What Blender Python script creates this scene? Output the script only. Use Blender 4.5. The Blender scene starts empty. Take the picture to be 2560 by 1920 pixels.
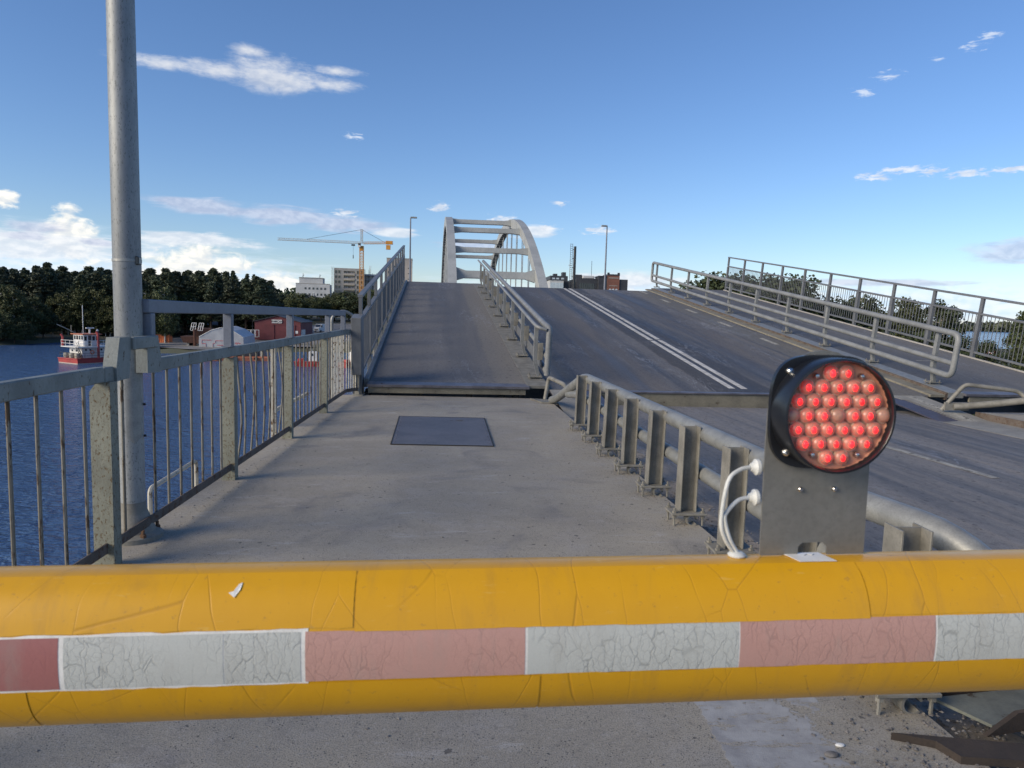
import bpy, math, random
from mathutils import Vector, Matrix
from math import sin, cos, pi, radians, sqrt, atan2, hypot

SC = bpy.context.scene
COL = SC.collection
rnd = random.Random(7)

# ------------------------------------------------------------------ camera
cam_d = bpy.data.cameras.new('camera')
cam = bpy.data.objects.new('camera', cam_d)
COL.objects.link(cam)
SC.camera = cam
cam_d.sensor_width = 36.0
cam_d.lens = 24.96
cam_d.clip_start = 0.05
cam_d.clip_end = 12000
RGT = Vector((0.99751817, -0.06431737, 0.02864927))
UPV = Vector((-0.02200128, 0.10178923, 0.99456267))
FWD = Vector((0.06688384, 0.99272465, -0.10012154))
cm = Matrix((RGT, UPV, -FWD)).transposed().to_4x4()
cm.translation = (0, 0, 1.5)
cam.matrix_world = cm
cam_d.dof.use_dof = True
cam_d.dof.focus_distance = 6.0
cam_d.dof.aperture_fstop = 9.0

# ------------------------------------------------------------------ light
SUN_AZ = radians(243)      # compass azimuth of the sun, clockwise from +Y (behind, left)
SUN_EL = radians(24)
SKY_SAT, SKY_VAL, SKY_TINT = 1.06, 0.73, (1.01, 0.97, 1.04)
world = bpy.data.worlds.new('World')
SC.world = world
world.use_nodes = True
sun_d = bpy.data.lights.new('sun', 'SUN')
sun_d.energy = 2.05
sun_d.angle = radians(32)
sun_d.color = (1.0, 0.86, 0.66)
sun = bpy.data.objects.new('sun', sun_d)
COL.objects.link(sun)
sdir = Vector((sin(SUN_AZ) * cos(SUN_EL), cos(SUN_AZ) * cos(SUN_EL), sin(SUN_EL)))
sun.rotation_euler = sdir.to_track_quat('Z', 'Y').to_euler()
SC.view_settings.view_transform = 'Standard'
SC.view_settings.look = 'None'
SC.view_settings.exposure = 1.0
SC.view_settings.gamma = 1.0
SC.view_settings.use_curve_mapping = False
SC.cycles.max_bounces = 6
SC.cycles.transparent_max_bounces = 16


class NT:
    """small node-tree helper"""
    def __init__(self, tree):
        self.t = tree
        self.n = tree.nodes
        self.n.clear()

    def new(self, typ, **kw):
        nd = self.n.new(typ)
        for k, v in kw.items():
            setattr(nd, k, v)
        return nd

    def set(self, sock, v):
        if hasattr(v, 'links'):
            self.t.links.new(v, sock)
        elif hasattr(sock, 'default_value'):
            try:
                sock.default_value = v
            except Exception:
                if isinstance(v, (int, float)):
                    sock.default_value = (v, v, v)
                else:
                    sock.default_value = tuple(v) + (1.0,)

    def math(self, op, a, b=None, c=None, clamp=False):
        nd = self.new('ShaderNodeMath', operation=op, use_clamp=clamp)
        for i, v in enumerate((a, b, c)):
            if v is not None:
                self.set(nd.inputs[i], v)
        return nd.outputs[0]

    def vmath(self, op, a, b=None):
        nd = self.new('ShaderNodeVectorMath', operation=op)
        self.set(nd.inputs[0], a)
        if b is not None:
            self.set(nd.inputs[1], b)
        return nd.outputs['Value'] if op in ('DOT_PRODUCT', 'LENGTH') else nd.outputs[0]

    def mix(self, f, a, b, blend='MIX'):
        nd = self.new('ShaderNodeMix', data_type='RGBA', blend_type=blend)
        self.set(nd.inputs[0], f)
        self.set(nd.inputs[6], col4(a) if isinstance(a, tuple) else a)
        self.set(nd.inputs[7], col4(b) if isinstance(b, tuple) else b)
        return nd.outputs[2]

    def noise(self, vec, scale, detail=4, rough=0.55, dist=0.0, dims='3D'):
        nd = self.new('ShaderNodeTexNoise', noise_dimensions=dims)
        self.set(nd.inputs['Vector'], vec)
        nd.inputs['Scale'].default_value = scale
        nd.inputs['Detail'].default_value = detail
        nd.inputs['Roughness'].default_value = rough
        nd.inputs['Distortion'].default_value = dist
        return nd.outputs['Fac']

    def voro(self, vec, scale, feature='F1', out='Distance', rand=1.0):
        nd = self.new('ShaderNodeTexVoronoi', feature=feature)
        self.set(nd.inputs['Vector'], vec)
        nd.inputs['Scale'].default_value = scale
        nd.inputs['Randomness'].default_value = rand
        return nd.outputs[out]

    def new_color(self, vec, scale):
        nd = self.new('ShaderNodeTexNoise')
        self.set(nd.inputs['Vector'], vec)
        nd.inputs['Scale'].default_value = scale
        nd.inputs['Detail'].default_value = 2
        return nd.outputs['Color']

    def step(self, v, lo, hi, a=0.0, b=1.0):
        nd = self.new('ShaderNodeMapRange', interpolation_type='SMOOTHSTEP')
        self.set(nd.inputs[0], v)
        self.set(nd.inputs[1], lo)
        self.set(nd.inputs[2], hi)
        self.set(nd.inputs[3], a)
        self.set(nd.inputs[4], b)
        return nd.outputs[0]

    def coords(self, stretch=(1, 1, 1), rand=True):
        tc = self.new('ShaderNodeTexCoord')
        v = tc.outputs['Object']
        if rand:
            oi = self.new('ShaderNodeObjectInfo')
            r = self.math('MULTIPLY', oi.outputs['Random'], 57.0)
            cx = self.new('ShaderNodeCombineXYZ')
            for i in range(3):
                self.set(cx.inputs[i], r)
            v = self.vmath('ADD', v, cx.outputs[0])
        if stretch != (1, 1, 1):
            v = self.vmath('MULTIPLY', v, stretch)
        return v

    def xyz(self, v):
        s = self.new('ShaderNodeSeparateXYZ')
        self.set(s.inputs[0], v)
        return s.outputs[0], s.outputs[1], s.outputs[2]


def col4(c):
    return (c[0], c[1], c[2], 1.0) if len(c) == 3 else c


# ------------------------------------------------------------------ sky
def build_sky():
    N = NT(world.node_tree)
    out = N.new('ShaderNodeOutputWorld')
    bg = N.new('ShaderNodeBackground')
    STR = 0.10
    bg.inputs['Strength'].default_value = STR
    sky = N.new('ShaderNodeTexSky', sky_type='NISHITA')
    sky.sun_disc = False
    sky.sun_elevation = SUN_EL
    sky.sun_rotation = SUN_AZ
    sky.altitude = 0
    sky.air_density = 1.0
    sky.dust_density = 0.25
    sky.ozone_density = 4.5
    tc = N.new('ShaderNodeTexCoord')
    d = N.vmath('NORMALIZE', tc.outputs['Generated'])
    x, y, z = N.xyz(d)
    az = N.math('MULTIPLY', N.math('ARCTAN2', x, y), 180 / pi)
    el = N.math('MULTIPLY', N.math('ARCSINE', z), 180 / pi)
    # the sky repeats its cloud field by quarter turns, so it goes on all round
    azm = N.math('ADD', N.math('WRAP', N.math('SUBTRACT', az, 3.8), 45.0, -45.0), 3.8)
    cv = N.new('ShaderNodeCombineXYZ')
    N.set(cv.inputs[0], az)
    N.set(cv.inputs[1], N.math('MULTIPLY', el, 1.9))
    cm_ = N.new('ShaderNodeCombineXYZ')
    N.set(cm_.inputs[0], azm)
    N.set(cm_.inputs[1], el)
    nA = N.noise(cv.outputs[0], 0.62, 6, 0.60, 0.3)
    nA2 = N.noise(N.vmath('ADD', cv.outputs[0], (-0.25, 0.55, 0.0)), 0.62, 3, 0.55, 0.3)
    nF = N.noise(N.vmath('MULTIPLY', cv.outputs[0], (0.6, 1.1, 1.0)), 2.1, 5, 0.62, 0.5)
    nS = N.noise(N.vmath('MULTIPLY', cv.outputs[0], (0.35, 1.3, 1.0)), 0.8, 5, 0.6, 0.5)
    k = 0.60 / STR
    base = N.new('ShaderNodeHueSaturation')
    base.inputs['Saturation'].default_value = SKY_SAT
    base.inputs['Value'].default_value = SKY_VAL
    N.set(base.inputs['Color'], N.mix(1.0, sky.outputs[0], SKY_TINT, 'MULTIPLY'))
    c = base.outputs[0]
    relief = N.step(N.math('SUBTRACT', nA, nA2), -0.16, 0.16)

    def layer(c, items, nz, amp, lo, hi, opac, top, bot):
        f = None
        for (a0, e0, hw, hh) in items:
            vm = N.new('ShaderNodeVectorMath', operation='MULTIPLY_ADD')
            N.set(vm.inputs[0], cm_.outputs[0])
            vm.inputs[1].default_value = (1 / hw, 1 / hh, 0)
            vm.inputs[2].default_value = (-a0 / hw, -e0 / hh, 0)
            g = N.new('ShaderNodeTexGradient', gradient_type='SPHERICAL')
            N.set(g.inputs[0], vm.outputs[0])
            f = g.outputs['Fac'] if f is None else N.math('MAXIMUM', f, g.outputs['Fac'])
        m = N.math('ADD', f, N.math('MULTIPLY', N.math('SUBTRACT', nz, 0.5), amp))
        m = N.math('MULTIPLY', N.step(m, lo, hi), N.step(f, 0.0, 0.10))
        return N.mix(N.math('MULTIPLY', m, opac), c, N.mix(relief, tuple(q * k for q in bot), tuple(q * k for q in top)))

    # distant hazy bank along the horizon, then brighter cumulus, streaks and grey decks
    c = layer(c, [(-30, 1.0, 20, 5.2), (-18, 0.6, 14, 4.4), (4, 0.3, 30, 3.0), (13, 1.8, 9, 2.0), (30, 1.2, 20, 2.6)], nS, 0.9, 0.12, 0.75, 0.90, (0.74, 0.82, 0.90), (0.58, 0.74, 0.92))
    c = layer(c, [(-28.0, 4.3, 2.3, 2.4), (-20.0, 2.3, 5.2, 2.9), (-24.0, 1.4, 5.0, 2.0), (-14.5, 1.6, 3.0, 1.4), (-31.5, 6.4, 1.3, 0.9)], nA, 1.7, 0.16, 0.66, 1.0, (0.93, 0.91, 0.84), (0.68, 0.71, 0.73))
    c = layer(c, [(-20.4, 4.6, 7.0, 0.8), (-30, 3.6, 10, 1.5), (12.5, 2.8, 6.5, 1.0), (5.1, 6.45, 3.0, 0.8), (-5.6, 5.9, 2.6, 0.6)], nS, 1.3, 0.20, 0.66, 0.85, (0.76, 0.79, 0.83), (0.60, 0.66, 0.74))
    c = layer(c, [(2.8, 7.3, 1.9, 0.65), (6.3, 6.7, 1.6, 0.5), (10.5, 6.6, 2.2, 0.55), (7.2, 8.6, 1.3, 0.36), (30.2, 10.2, 2.2, 0.55), (31.8, 10.55, 3.0, 0.36), (33.4, 10.35, 1.6, 0.5), (35.6, 10.0, 2.2, 0.5), (38.0, 10.1, 4.2, 0.34),
                  (-9.5, 7.2, 1.6, 0.6), (-2.2, 8.0, 1.4, 0.6)], nF, 2.3, 0.34, 0.95, 0.85, (0.76, 0.79, 0.84), (0.56, 0.62, 0.72))
    c = layer(c, [(-29.6, 4.75, 2.9, 0.55), (-30.5, 4.1, 2.0, 0.4), (-26.3, 4.0, 1.6, 0.42), (-19.5, 7.05, 5.5, 0.8), (-14.5, 6.75, 6.0, 1.05), (-9.5, 6.4, 5.0, 0.85), (0.5, 5.2, 4.2, 0.7),
                  (38.6, 4.9, 4.0, 1.2), (31.0, 2.9, 8.0, 0.4)], nS, 1.2, 0.16, 0.66, 0.72, (0.58, 0.62, 0.74), (0.42, 0.47, 0.62))
    c = layer(c, [(-15.2, 16.55, 3.9, 1.6), (-13.4, 16.3, 3.6, 1.1), (-18.5, 16.3, 4.0, 0.8), (-22.0, 16.2, 4.2, 0.6), (-10.6, 16.2, 3.0, 0.65), (-16.2, 17.8, 2.0, 0.6), (-10.2, 17.2, 2.6, 0.45)], N.math('MULTIPLY_ADD', nF, 0.45, N.math('MULTIPLY', nA, 0.6)), 1.5, 0.08, 1.1, 0.90,
              (0.67, 0.69, 0.73), (0.58, 0.62, 0.70))
    c = layer(c, [(-14.8, 15.9, 3.6, 1.1)], nA, 0.7, 0.12, 0.9, 0.85, (0.56, 0.60, 0.68), (0.42, 0.48, 0.60))
    c = layer(c, [(28.7, 15.75, 1.3, 0.6), (30.3, 16.6, 1.5, 0.6), (35.2, 17.75, 1.3, 0.6), (36.0, 18.25, 1.2, 0.45), (33.2, 17.3, 1.0, 0.25), (-9, 12.8, 1.4, 0.4)], nF, 2.4, 0.42, 1.1, 0.75,
              (0.70, 0.76, 0.86), (0.60, 0.67, 0.79))
    N.set(bg.inputs['Color'], c)
    N.t.links.new(bg.outputs[0], out.inputs[0])


build_sky()


# ------------------------------------------------------------------ mesh helper
class MB:
    def __init__(self):
        self.v = []
        self.f = []

    def add(self, vs, fs):
        o = len(self.v)
        self.v.extend([tuple(p) for p in vs])
        self.f.extend([tuple(i + o for i in f) for f in fs])
        return self

    def box(self, x0, x1, y0, y1, z0, z1, c=0.0, M=None):
        if c <= 0:
            vs = [(x, y, z) for z in (z0, z1) for y in (y0, y1) for x in (x0, x1)]
            fs = [(0, 2, 3, 1), (4, 5, 7, 6), (0, 1, 5, 4), (2, 6, 7, 3), (0, 4, 6, 2), (1, 3, 7, 5)]
        else:
            vs = []
            idx = {}
            for sx in (0, 1):
                for sy in (0, 1):
                    for sz in (0, 1):
                        X = (x0, x1)[sx]
                        Y = (y0, y1)[sy]
                        Z = (z0, z1)[sz]
                        ix = X + c * (1 - 2 * sx)
                        iy = Y + c * (1 - 2 * sy)
                        iz = Z + c * (1 - 2 * sz)
                        for ax, p in enumerate(((X, iy, iz), (ix, Y, iz), (ix, iy, Z))):
                            idx[(sx, sy, sz, ax)] = len(vs)
                            vs.append(p)
            fs = []
            for ax in range(3):
                for s in (0, 1):
                    ring = []
                    for (a, b) in ((0, 0), (1, 0), (1, 1), (0, 1)):
                        k = [0, 0, 0]
                        k[ax] = s
                        k[(ax + 1) % 3] = a
                        k[(ax + 2) % 3] = b
                        ring.append(idx[(k[0], k[1], k[2], ax)])
                    fs.append(tuple(ring) if s else tuple(reversed(ring)))
            for ax in range(3):
                a1, a2 = (ax + 1) % 3, (ax + 2) % 3
                for p in (0, 1):
                    for q in (0, 1):
                        k0 = [0, 0, 0]
                        k1 = [0, 0, 0]
                        k0[a1] = k1[a1] = p
                        k0[a2] = k1[a2] = q
                        k1[ax] = 1
                        r = (idx[(*k0, a1)], idx[(*k1, a1)], idx[(*k1, a2)], idx[(*k0, a2)])
                        fs.append(r if p == q else tuple(reversed(r)))
            for sx in (0, 1):
                for sy in (0, 1):
                    for sz in (0, 1):
                        r = tuple(idx[(sx, sy, sz, a)] for a in range(3))
                        fs.append(r if (sx + sy + sz) % 2 == 1 else tuple(reversed(r)))
        if M is not None:
            vs = [M @ Vector(p) for p in vs]
        return self.add(vs, fs)

    def bar(self, a, b, w, h, up=(0, 0, 1), c=0.0):
        a = Vector(a)
        b = Vector(b)
        d = b - a
        L = d.length
        y = d / L
        x = y.cross(Vector(up))
        if x.length < 1e-5:
            x = y.cross(Vector((1, 0, 0)))
        x.normalize()
        z = x.cross(y)
        M = Matrix((x, y, z)).transposed().to_4x4()
        M.translation = a
        return self.box(-w / 2, w / 2, 0, L, -h / 2, h / 2, c, M)

    def tube(self, pts, r, n=10, cap=True):
        pts = [Vector(p) for p in pts]
        m = len(pts)
        rs = list(r) if isinstance(r, (list, tuple)) else [r] * m
        tang = []
        for i in range(m):
            t = pts[min(i + 1, m - 1)] - pts[max(i - 1, 0)]
            tang.append(t.normalized())
        nrm = tang[0].cross(Vector((0, 0, 1)))
        if nrm.length < 1e-3:
            nrm = tang[0].cross(Vector((1, 0, 0)))
        nrm.normalize()
        vs = []
        fs = []
        for i in range(m):
            nrm = (nrm - tang[i] * nrm.dot(tang[i])).normalized()
            bn = tang[i].cross(nrm)
            # widen at bends so that the pipe keeps its gauge
            for j in range(n):
                a = 2 * pi * j / n
                vs.append(pts[i] + (nrm * cos(a) + bn * sin(a)) * rs[i])
        for i in range(m - 1):
            for j in range(n):
                k = (j + 1) % n
                fs.append((i * n + j, i * n + k, (i + 1) * n + k, (i + 1) * n + j))
        if cap:
            fs.append(tuple(reversed(range(n))))
            fs.append(tuple((m - 1) * n + j for j in range(n)))
        return self.add(vs, fs)

    def prism(self, poly, z0, z1, M=None):
        n = len(poly)
        area = sum(poly[i][0] * poly[(i + 1) % n][1] - poly[(i + 1) % n][0] * poly[i][1] for i in range(n))
        if area < 0:
            poly = list(reversed(poly))
        vs = [(p[0], p[1], z0) for p in poly] + [(p[0], p[1], z1) for p in poly]
        fs = [tuple(reversed(range(n))), tuple(range(n, 2 * n))]
        for i in range(n):
            j = (i + 1) % n
            fs.append((i, j, n + j, n + i))
        if M is not None:
            vs = [M @ Vector(p) for p in vs]
        return self.add(vs, fs)

    def lathe(self, prof, n=24, M=None, cap0=True, cap1=True):
        vs = []
        fs = []
        for (r, z) in prof:
            for j in range(n):
                a = 2 * pi * j / n
                vs.append((r * cos(a), r * sin(a), z))
        for i in range(len(prof) - 1):
            for j in range(n):
                k = (j + 1) % n
                fs.append((i * n + j, i * n + k, (i + 1) * n + k, (i + 1) * n + j))
        if cap0:
            fs.append(tuple(reversed(range(n))))
        if cap1:
            fs.append(tuple((len(prof) - 1) * n + j for j in range(n)))
        if M is not None:
            vs = [M @ Vector(p) for p in vs]
        return self.add(vs, fs)

    def mesh(self, name, mat, smooth=True, ang=35):
        me = bpy.data.meshes.new(name)
        me.from_pydata(self.v, [], self.f)
        me.update()
        if mat is not None:
            me.materials.append(mat)
        if smooth:
            me.shade_smooth()
            me.set_sharp_from_angle(angle=radians(ang))
        return me


def fillet(pts, r, n=5):
    pts = [Vector(p) for p in pts]
    out = [pts[0]]
    for i in range(1, len(pts) - 1):
        a, b, c = pts[i - 1], pts[i], pts[i + 1]
        u = (a - b)
        v = (c - b)
        rr = min(r, u.length * 0.45, v.length * 0.45)
        p0 = b + u.normalized() * rr
        p2 = b + v.normalized() * rr
        for k in range(n + 1):
            t = k / n
            out.append(p0 * (1 - t) ** 2 + b * 2 * t * (1 - t) + p2 * t * t)
    out.append(pts[-1])
    return out


def tag(o, label=None, cat=None, group=None, kind=None):
    if label:
        o['label'] = label
    if cat:
        o['category'] = cat
    if group:
        o['group'] = group
    if kind:
        o['kind'] = kind
    return o


def obj(name, mb, mat, parent=None, smooth=True, ang=35, loc=None):
    me = mb if isinstance(mb, bpy.types.Mesh) else mb.mesh(name, mat, smooth, ang)
    o = bpy.data.objects.new(name, me)
    COL.objects.link(o)
    if parent is not None:
        o.parent = parent
    if loc is not None:
        o.location = loc
    return o


def thing(name, label, cat, loc=(0, 0, 0), M=None, group=None, rotz=0.0):
    o = bpy.data.objects.new(name, None)
    o.empty_display_size = 0.2
    COL.objects.link(o)
    if M is not None:
        o.matrix_world = M
    else:
        o.location = loc
        o.rotation_euler = (0, 0, rotz)
    return tag(o, label, cat, group)


def struct(name, mb, mat, **kw):
    return tag(obj(name, mb, mat, **kw), kind='structure')


def dup(root, loc=None, rotz=None, scale=None, label=None, group=None):
    r = root.copy()
    COL.objects.link(r)
    if loc is not None:
        r.location = loc
    if rotz is not None:
        r.rotation_euler = (0, 0, rotz)
    if scale is not None:
        r.scale = (scale, scale, scale) if isinstance(scale, (int, float)) else scale
    if label:
        r['label'] = label
    if group:
        r['group'] = group
    for ch in root.children:
        c = ch.copy()
        COL.objects.link(c)
        c.parent = r
        for g in ch.children:
            e = g.copy()
            COL.objects.link(e)
            e.parent = c
    return r


# ------------------------------------------------------------------ materials
def pbsdf(name):
    m = bpy.data.materials.new(name)
    m.use_nodes = True
    N = NT(m.node_tree)
    o = N.new('ShaderNodeOutputMaterial')
    b = N.new('ShaderNodeBsdfPrincipled')
    N.t.links.new(b.outputs[0], o.inputs[0])
    return m, N, b


def bump(N, b, h, strength=0.3, dist=0.01):
    nd = N.new('ShaderNodeBump')
    nd.inputs['Strength'].default_value = strength
    nd.inputs['Distance'].default_value = dist
    N.set(nd.inputs['Height'], h)
    N.t.links.new(nd.outputs[0], b.inputs['Normal'])


def mat_simple(name, c1, c2=None, rough=0.6, metal=0.0, scale=3.0, bstr=0.0, rust=0.0, rustc=(0.13, 0.06, 0.03),
               stretch=(1, 1, 1), spec=0.5, coat=0.0, rscale=6.0, speck=0.0, speckc=(0.02, 0.02, 0.02), spscale=80.0, rand=True):
    m, N, b = pbsdf(name)
    v = N.coords(stretch, rand)
    c2 = c2 or tuple(q * 0.75 for q in c1)
    n = N.noise(v, scale, 6, 0.6)
    c = N.mix(N.step(n, 0.35, 0.68), c1, c2)
    fine = N.noise(v, scale * 14, 3, 0.6)
    c = N.mix(N.math('MULTIPLY', N.step(fine, 0.4, 0.7), 0.25), c, tuple(q * 0.6 for q in c2))
    r = rough
    if speck > 0:
        sp = N.noise(v, spscale, 2, 0.7)
        c = N.mix(N.math('MULTIPLY', N.step(sp, 0.58, 0.66), speck), c, speckc)
    if rust > 0:
        rn = N.noise(v, rscale, 8, 0.68)
        rm = N.step(rn, 0.72 - rust * 0.35, 0.78 - rust * 0.35)
        rc = N.mix(N.noise(v, rscale * 5, 4), rustc, tuple(q * 0.45 for q in rustc))
        c = N.mix(rm, c, rc)
        r = N.math('MULTIPLY_ADD', rm, 0.85 - rough, rough)
    N.set(b.inputs['Base Color'], c)
    N.set(b.inputs['Roughness'], r)
    b.inputs['Metallic'].default_value = metal
    b.inputs['Specular IOR Level'].default_value = spec
    b.inputs['Coat Weight'].default_value = coat
    b.inputs['Coat Roughness'].default_value = 0.15
    if bstr > 0:
        bump(N, b, N.noise(v, scale * 10, 4, 0.6), bstr, 0.004)
    return m


M = {}


def mat_pavement():
    m, N, b = pbsdf('worn_concrete')
    tc = N.new('ShaderNodeTexCoord')
    v = tc.outputs['Object']
    x, y, z = N.xyz(v)
    big = N.noise(v, 0.55, 6, 0.6, 0.5)
    mid = N.noise(v, 3.2, 7, 0.65)
    c = N.mix(N.step(big, 0.35, 0.65), (0.380, 0.342, 0.268), (0.286, 0.260, 0.210))
    c = N.mix(N.math('MULTIPLY', N.step(mid, 0.45, 0.72), 0.45), c, (0.36, 0.34, 0.315))
    # long pale scuffs
    sc = N.noise(N.vmath('MULTIPLY', v, (1.2, 4.5, 1.0)), 1.5, 7, 0.7, 0.8)
    c = N.mix(N.math('MULTIPLY', N.step(sc, 0.56, 0.70), 0.60), c, (0.45, 0.43, 0.40))
    # dark damp stains
    st = N.noise(v, 1.1, 5, 0.55, 1.2)
    c = N.mix(N.math('MULTIPLY', N.step(st, 0.54, 0.72), 0.55), c, (0.13, 0.125, 0.125))
    # aggregate
    ag = N.noise(v, 170, 2, 0.6)
    c = N.mix(N.math('MULTIPLY', N.step(ag, 0.5, 0.62), 0.55), c, (0.10, 0.096, 0.094))
    ag2 = N.noise(v, 110, 2, 0.6)
    c = N.mix(N.math('MULTIPLY', N.step(ag2, 0.60, 0.68), 0.5), c, (0.46, 0.43, 0.40))
    # dark flecks and pale chips
    dv_ = N.vmath('ADD', v, N.vmath('MULTIPLY', N.new_color(v, 60), (0.030, 0.030, 0.0)))
    f1 = N.voro(dv_, 16, 'F1')
    f1c = N.voro(dv_, 16, 'F1', 'Color')
    pick = N.step(N.xyz(f1c)[0], 0.72, 0.74)
    sz = N.math('MULTIPLY', N.math('POWER', N.xyz(f1c)[1], 2.0), 0.24)
    c = N.mix(N.math('MULTIPLY', N.math('MULTIPLY', N.math('LESS_THAN', f1, sz), pick), 0.75), c, (0.06, 0.055, 0.052))
    f2 = N.noise(v, 26, 6, 0.72)
    c = N.mix(N.math('MULTIPLY', N.step(f2, 0.52, 0.66), 0.38), c, (0.13, 0.12, 0.112))
    c = N.mix(N.math('MULTIPLY', N.step(N.noise(v, 41, 5, 0.7), 0.56, 0.70), 0.40), c, (0.47, 0.44, 0.40))
    # exposed aggregate close to the barrier
    vo = N.voro(v, 75, 'F1')
    pk = N.step(vo, 0.16, 0.24, 1.0, 0.0)
    c = N.mix(N.math('MULTIPLY', pk, N.step(N.noise(v, 9, 3), 0.42, 0.6)), c, (0.05, 0.048, 0.048))
    # worn white paint patch
    ed = N.math('MULTIPLY', N.math('SUBTRACT', N.noise(v, 9, 8, 0.7), 0.5), 0.28)
    px = N.step(N.math('ADD', x, N.math('MULTIPLY', N.math('SUBTRACT', N.noise(v, 14, 6, 0.7), 0.5), 0.06)), 0.925, 0.935)
    px = N.math('MULTIPLY', px, N.step(N.math('ADD', x, N.math('MULTIPLY', ed, 3.0)), 1.30, 1.34, 1.0, 0.0))
    py = N.step(N.math('ADD', y, ed), 2.62, 2.65, 1.0, 0.0)
    worn = N.step(N.noise(N.vmath('MULTIPLY', v, (0.7, 1.8, 1.0)), 9, 9, 0.75), 0.41, 0.46)
    pm = N.math('MULTIPLY', N.math('MULTIPLY', px, py), worn)
    pc = N.mix(N.step(N.noise(v, 6, 6, 0.7), 0.35, 0.7), (0.40, 0.395, 0.38), (0.27, 0.265, 0.26))
    c = N.mix(pm, c, pc)
    N.set(b.inputs['Base Color'], c)
    N.set(b.inputs['Roughness'], N.math('MULTIPLY_ADD', N.step(st, 0.6, 0.74), -0.15, 0.82))
    h = N.math('ADD', N.math('MULTIPLY', ag, 0.5), N.math('MULTIPLY', mid, 1.4))
    h = N.math('ADD', h, N.math('MULTIPLY', pm, 0.25))
    bump(N, b, h, 0.5, 0.006)
    return m


def mat_asphalt(name, base=(0.062, 0.064, 0.072), tan=(0.15, 0.135, 0.12), tanamt=0.5, wet=0.35, band=None, lanes=(0.8, 1.9)):
    """worn road: long streaks run along local Y"""
    m, N, b = pbsdf(name)
    tc = N.new('ShaderNodeTexCoord')
    v = tc.outputs['Object']
    x, y, z = N.xyz(v)
    lane = N.noise(N.vmath('MULTIPLY', v, (1.3, 0.07, 1.0)), 1.0, 5, 0.6, 0.25)
    str2 = N.noise(N.vmath('MULTIPLY', v, (5.0, 0.22, 1.0)), 1.0, 6, 0.65, 0.4)
    c = N.mix(N.step(lane, 0.38, 0.62), tuple(q * lanes[0] for q in base), tuple(q * lanes[1] for q in base))
    c = N.mix(N.math('MULTIPLY', N.step(str2, 0.42, 0.70), tanamt), c, tan)
    if band:
        for (b0, b1, cc, am) in band:
            edge = N.math('MULTIPLY', N.math('SUBTRACT', N.noise(v, 1.3, 5, 0.6), 0.5), 0.28)
            xx = N.math('ADD', x, edge)
            mk = N.math('MULTIPLY', N.step(xx, b0 - 0.05, b0 + 0.05), N.step(xx, b1 - 0.05, b1 + 0.05, 1.0, 0.0))
            c = N.mix(N.math('MULTIPLY', mk, am), c, cc)
    # pale curly residue (dried slush marks)
    vv = N.vmath('MULTIPLY', v, (2.4, 0.55, 1.0))
    sw = N.noise(vv, 1.0, 7, 0.62, 2.2)
    ln = N.math('ABSOLUTE', N.math('SUBTRACT', sw, 0.5))
    ring = N.step(ln, 0.004, 0.028, 1.0, 0.0)
    where = N.step(N.noise(N.vmath('MULTIPLY', v, (1.0, 0.2, 1.0)), 0.9, 3), 0.50, 0.66)
    c = N.mix(N.math('MULTIPLY', N.math('MULTIPLY', ring, where), 0.75), c, (0.26, 0.27, 0.29))
    mo = N.noise(N.vmath('MULTIPLY', v, (1.0, 0.55, 1.0)), 17, 6, 0.72)
    c = N.mix(N.math('MULTIPLY', N.step(mo, 0.50, 0.66), 0.45), c, tuple(q * 0.55 for q in base))
    c = N.mix(N.math('MULTIPLY', N.step(N.noise(N.vmath('MULTIPLY', v, (1.6, 0.4, 1.0)), 9, 7, 0.74), 0.54, 0.68), 0.45), c, tuple(q * 1.05 for q in tan))
    f1 = N.voro(v, 11, 'F1')
    f1c = N.voro(v, 11, 'F1', 'Color')
    c = N.mix(N.math('MULTIPLY', N.math('LESS_THAN', f1, N.math('MULTIPLY', N.math('POWER', N.xyz(f1c)[1], 2.5), 0.26)), 0.7), c, (0.035, 0.034, 0.034))
    ag = N.noise(v, 140, 2, 0.6)
    c = N.mix(N.math('MULTIPLY', N.step(ag, 0.5, 0.66), 0.5), c, tuple(q * 0.5 for q in base))
    c = N.mix(N.math('MULTIPLY', N.step(N.noise(v, 95, 2), 0.62, 0.70), 0.4), c, (0.26, 0.25, 0.24))
    N.set(b.inputs['Base Color'], c)
    N.set(b.inputs['Roughness'], N.step(lane, 0.3, 0.7, 0.80 - wet, 0.88))
    bump(N, b, N.math('ADD', ag, N.math('MULTIPLY', str2, 0.8)), 0.4, 0.005)
    return m


def mat_water():
    m, N, b = pbsdf('river_water')
    tc = N.new('ShaderNodeTexCoord')
    v = tc.outputs['Object']
    w1 = N.noise(N.vmath('MULTIPLY', v, (0.55, 1.0, 1.0)), 1.1, 3, 0.6, 0.4)
    w2 = N.noise(N.vmath('MULTIPLY', v, (0.5, 1.0, 1.0)), 3.2, 4, 0.6, 0.3)
    w3 = N.noise(v, 0.06, 3, 0.5)
    h = N.math('ADD', N.math('MULTIPLY', w1, 1.0), N.math('MULTIPLY', w2, 0.42))
    N.set(b.inputs['Base Color'], N.mix(w3, (0.042, 0.090, 0.19), (0.058, 0.112, 0.23)))
    b.inputs['Roughness'].default_value = 0.16
    b.inputs['IOR'].default_value = 1.33
    nd = N.new('ShaderNodeBump')
    nd.inputs['Distance'].default_value = 0.62
    N.set(nd.inputs['Strength'], N.step(w3, 0.35, 0.65, 0.75, 1.0))
    N.set(nd.inputs['Height'], h)
    N.t.links.new(nd.outputs[0], b.inputs['Normal'])
    return m


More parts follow.
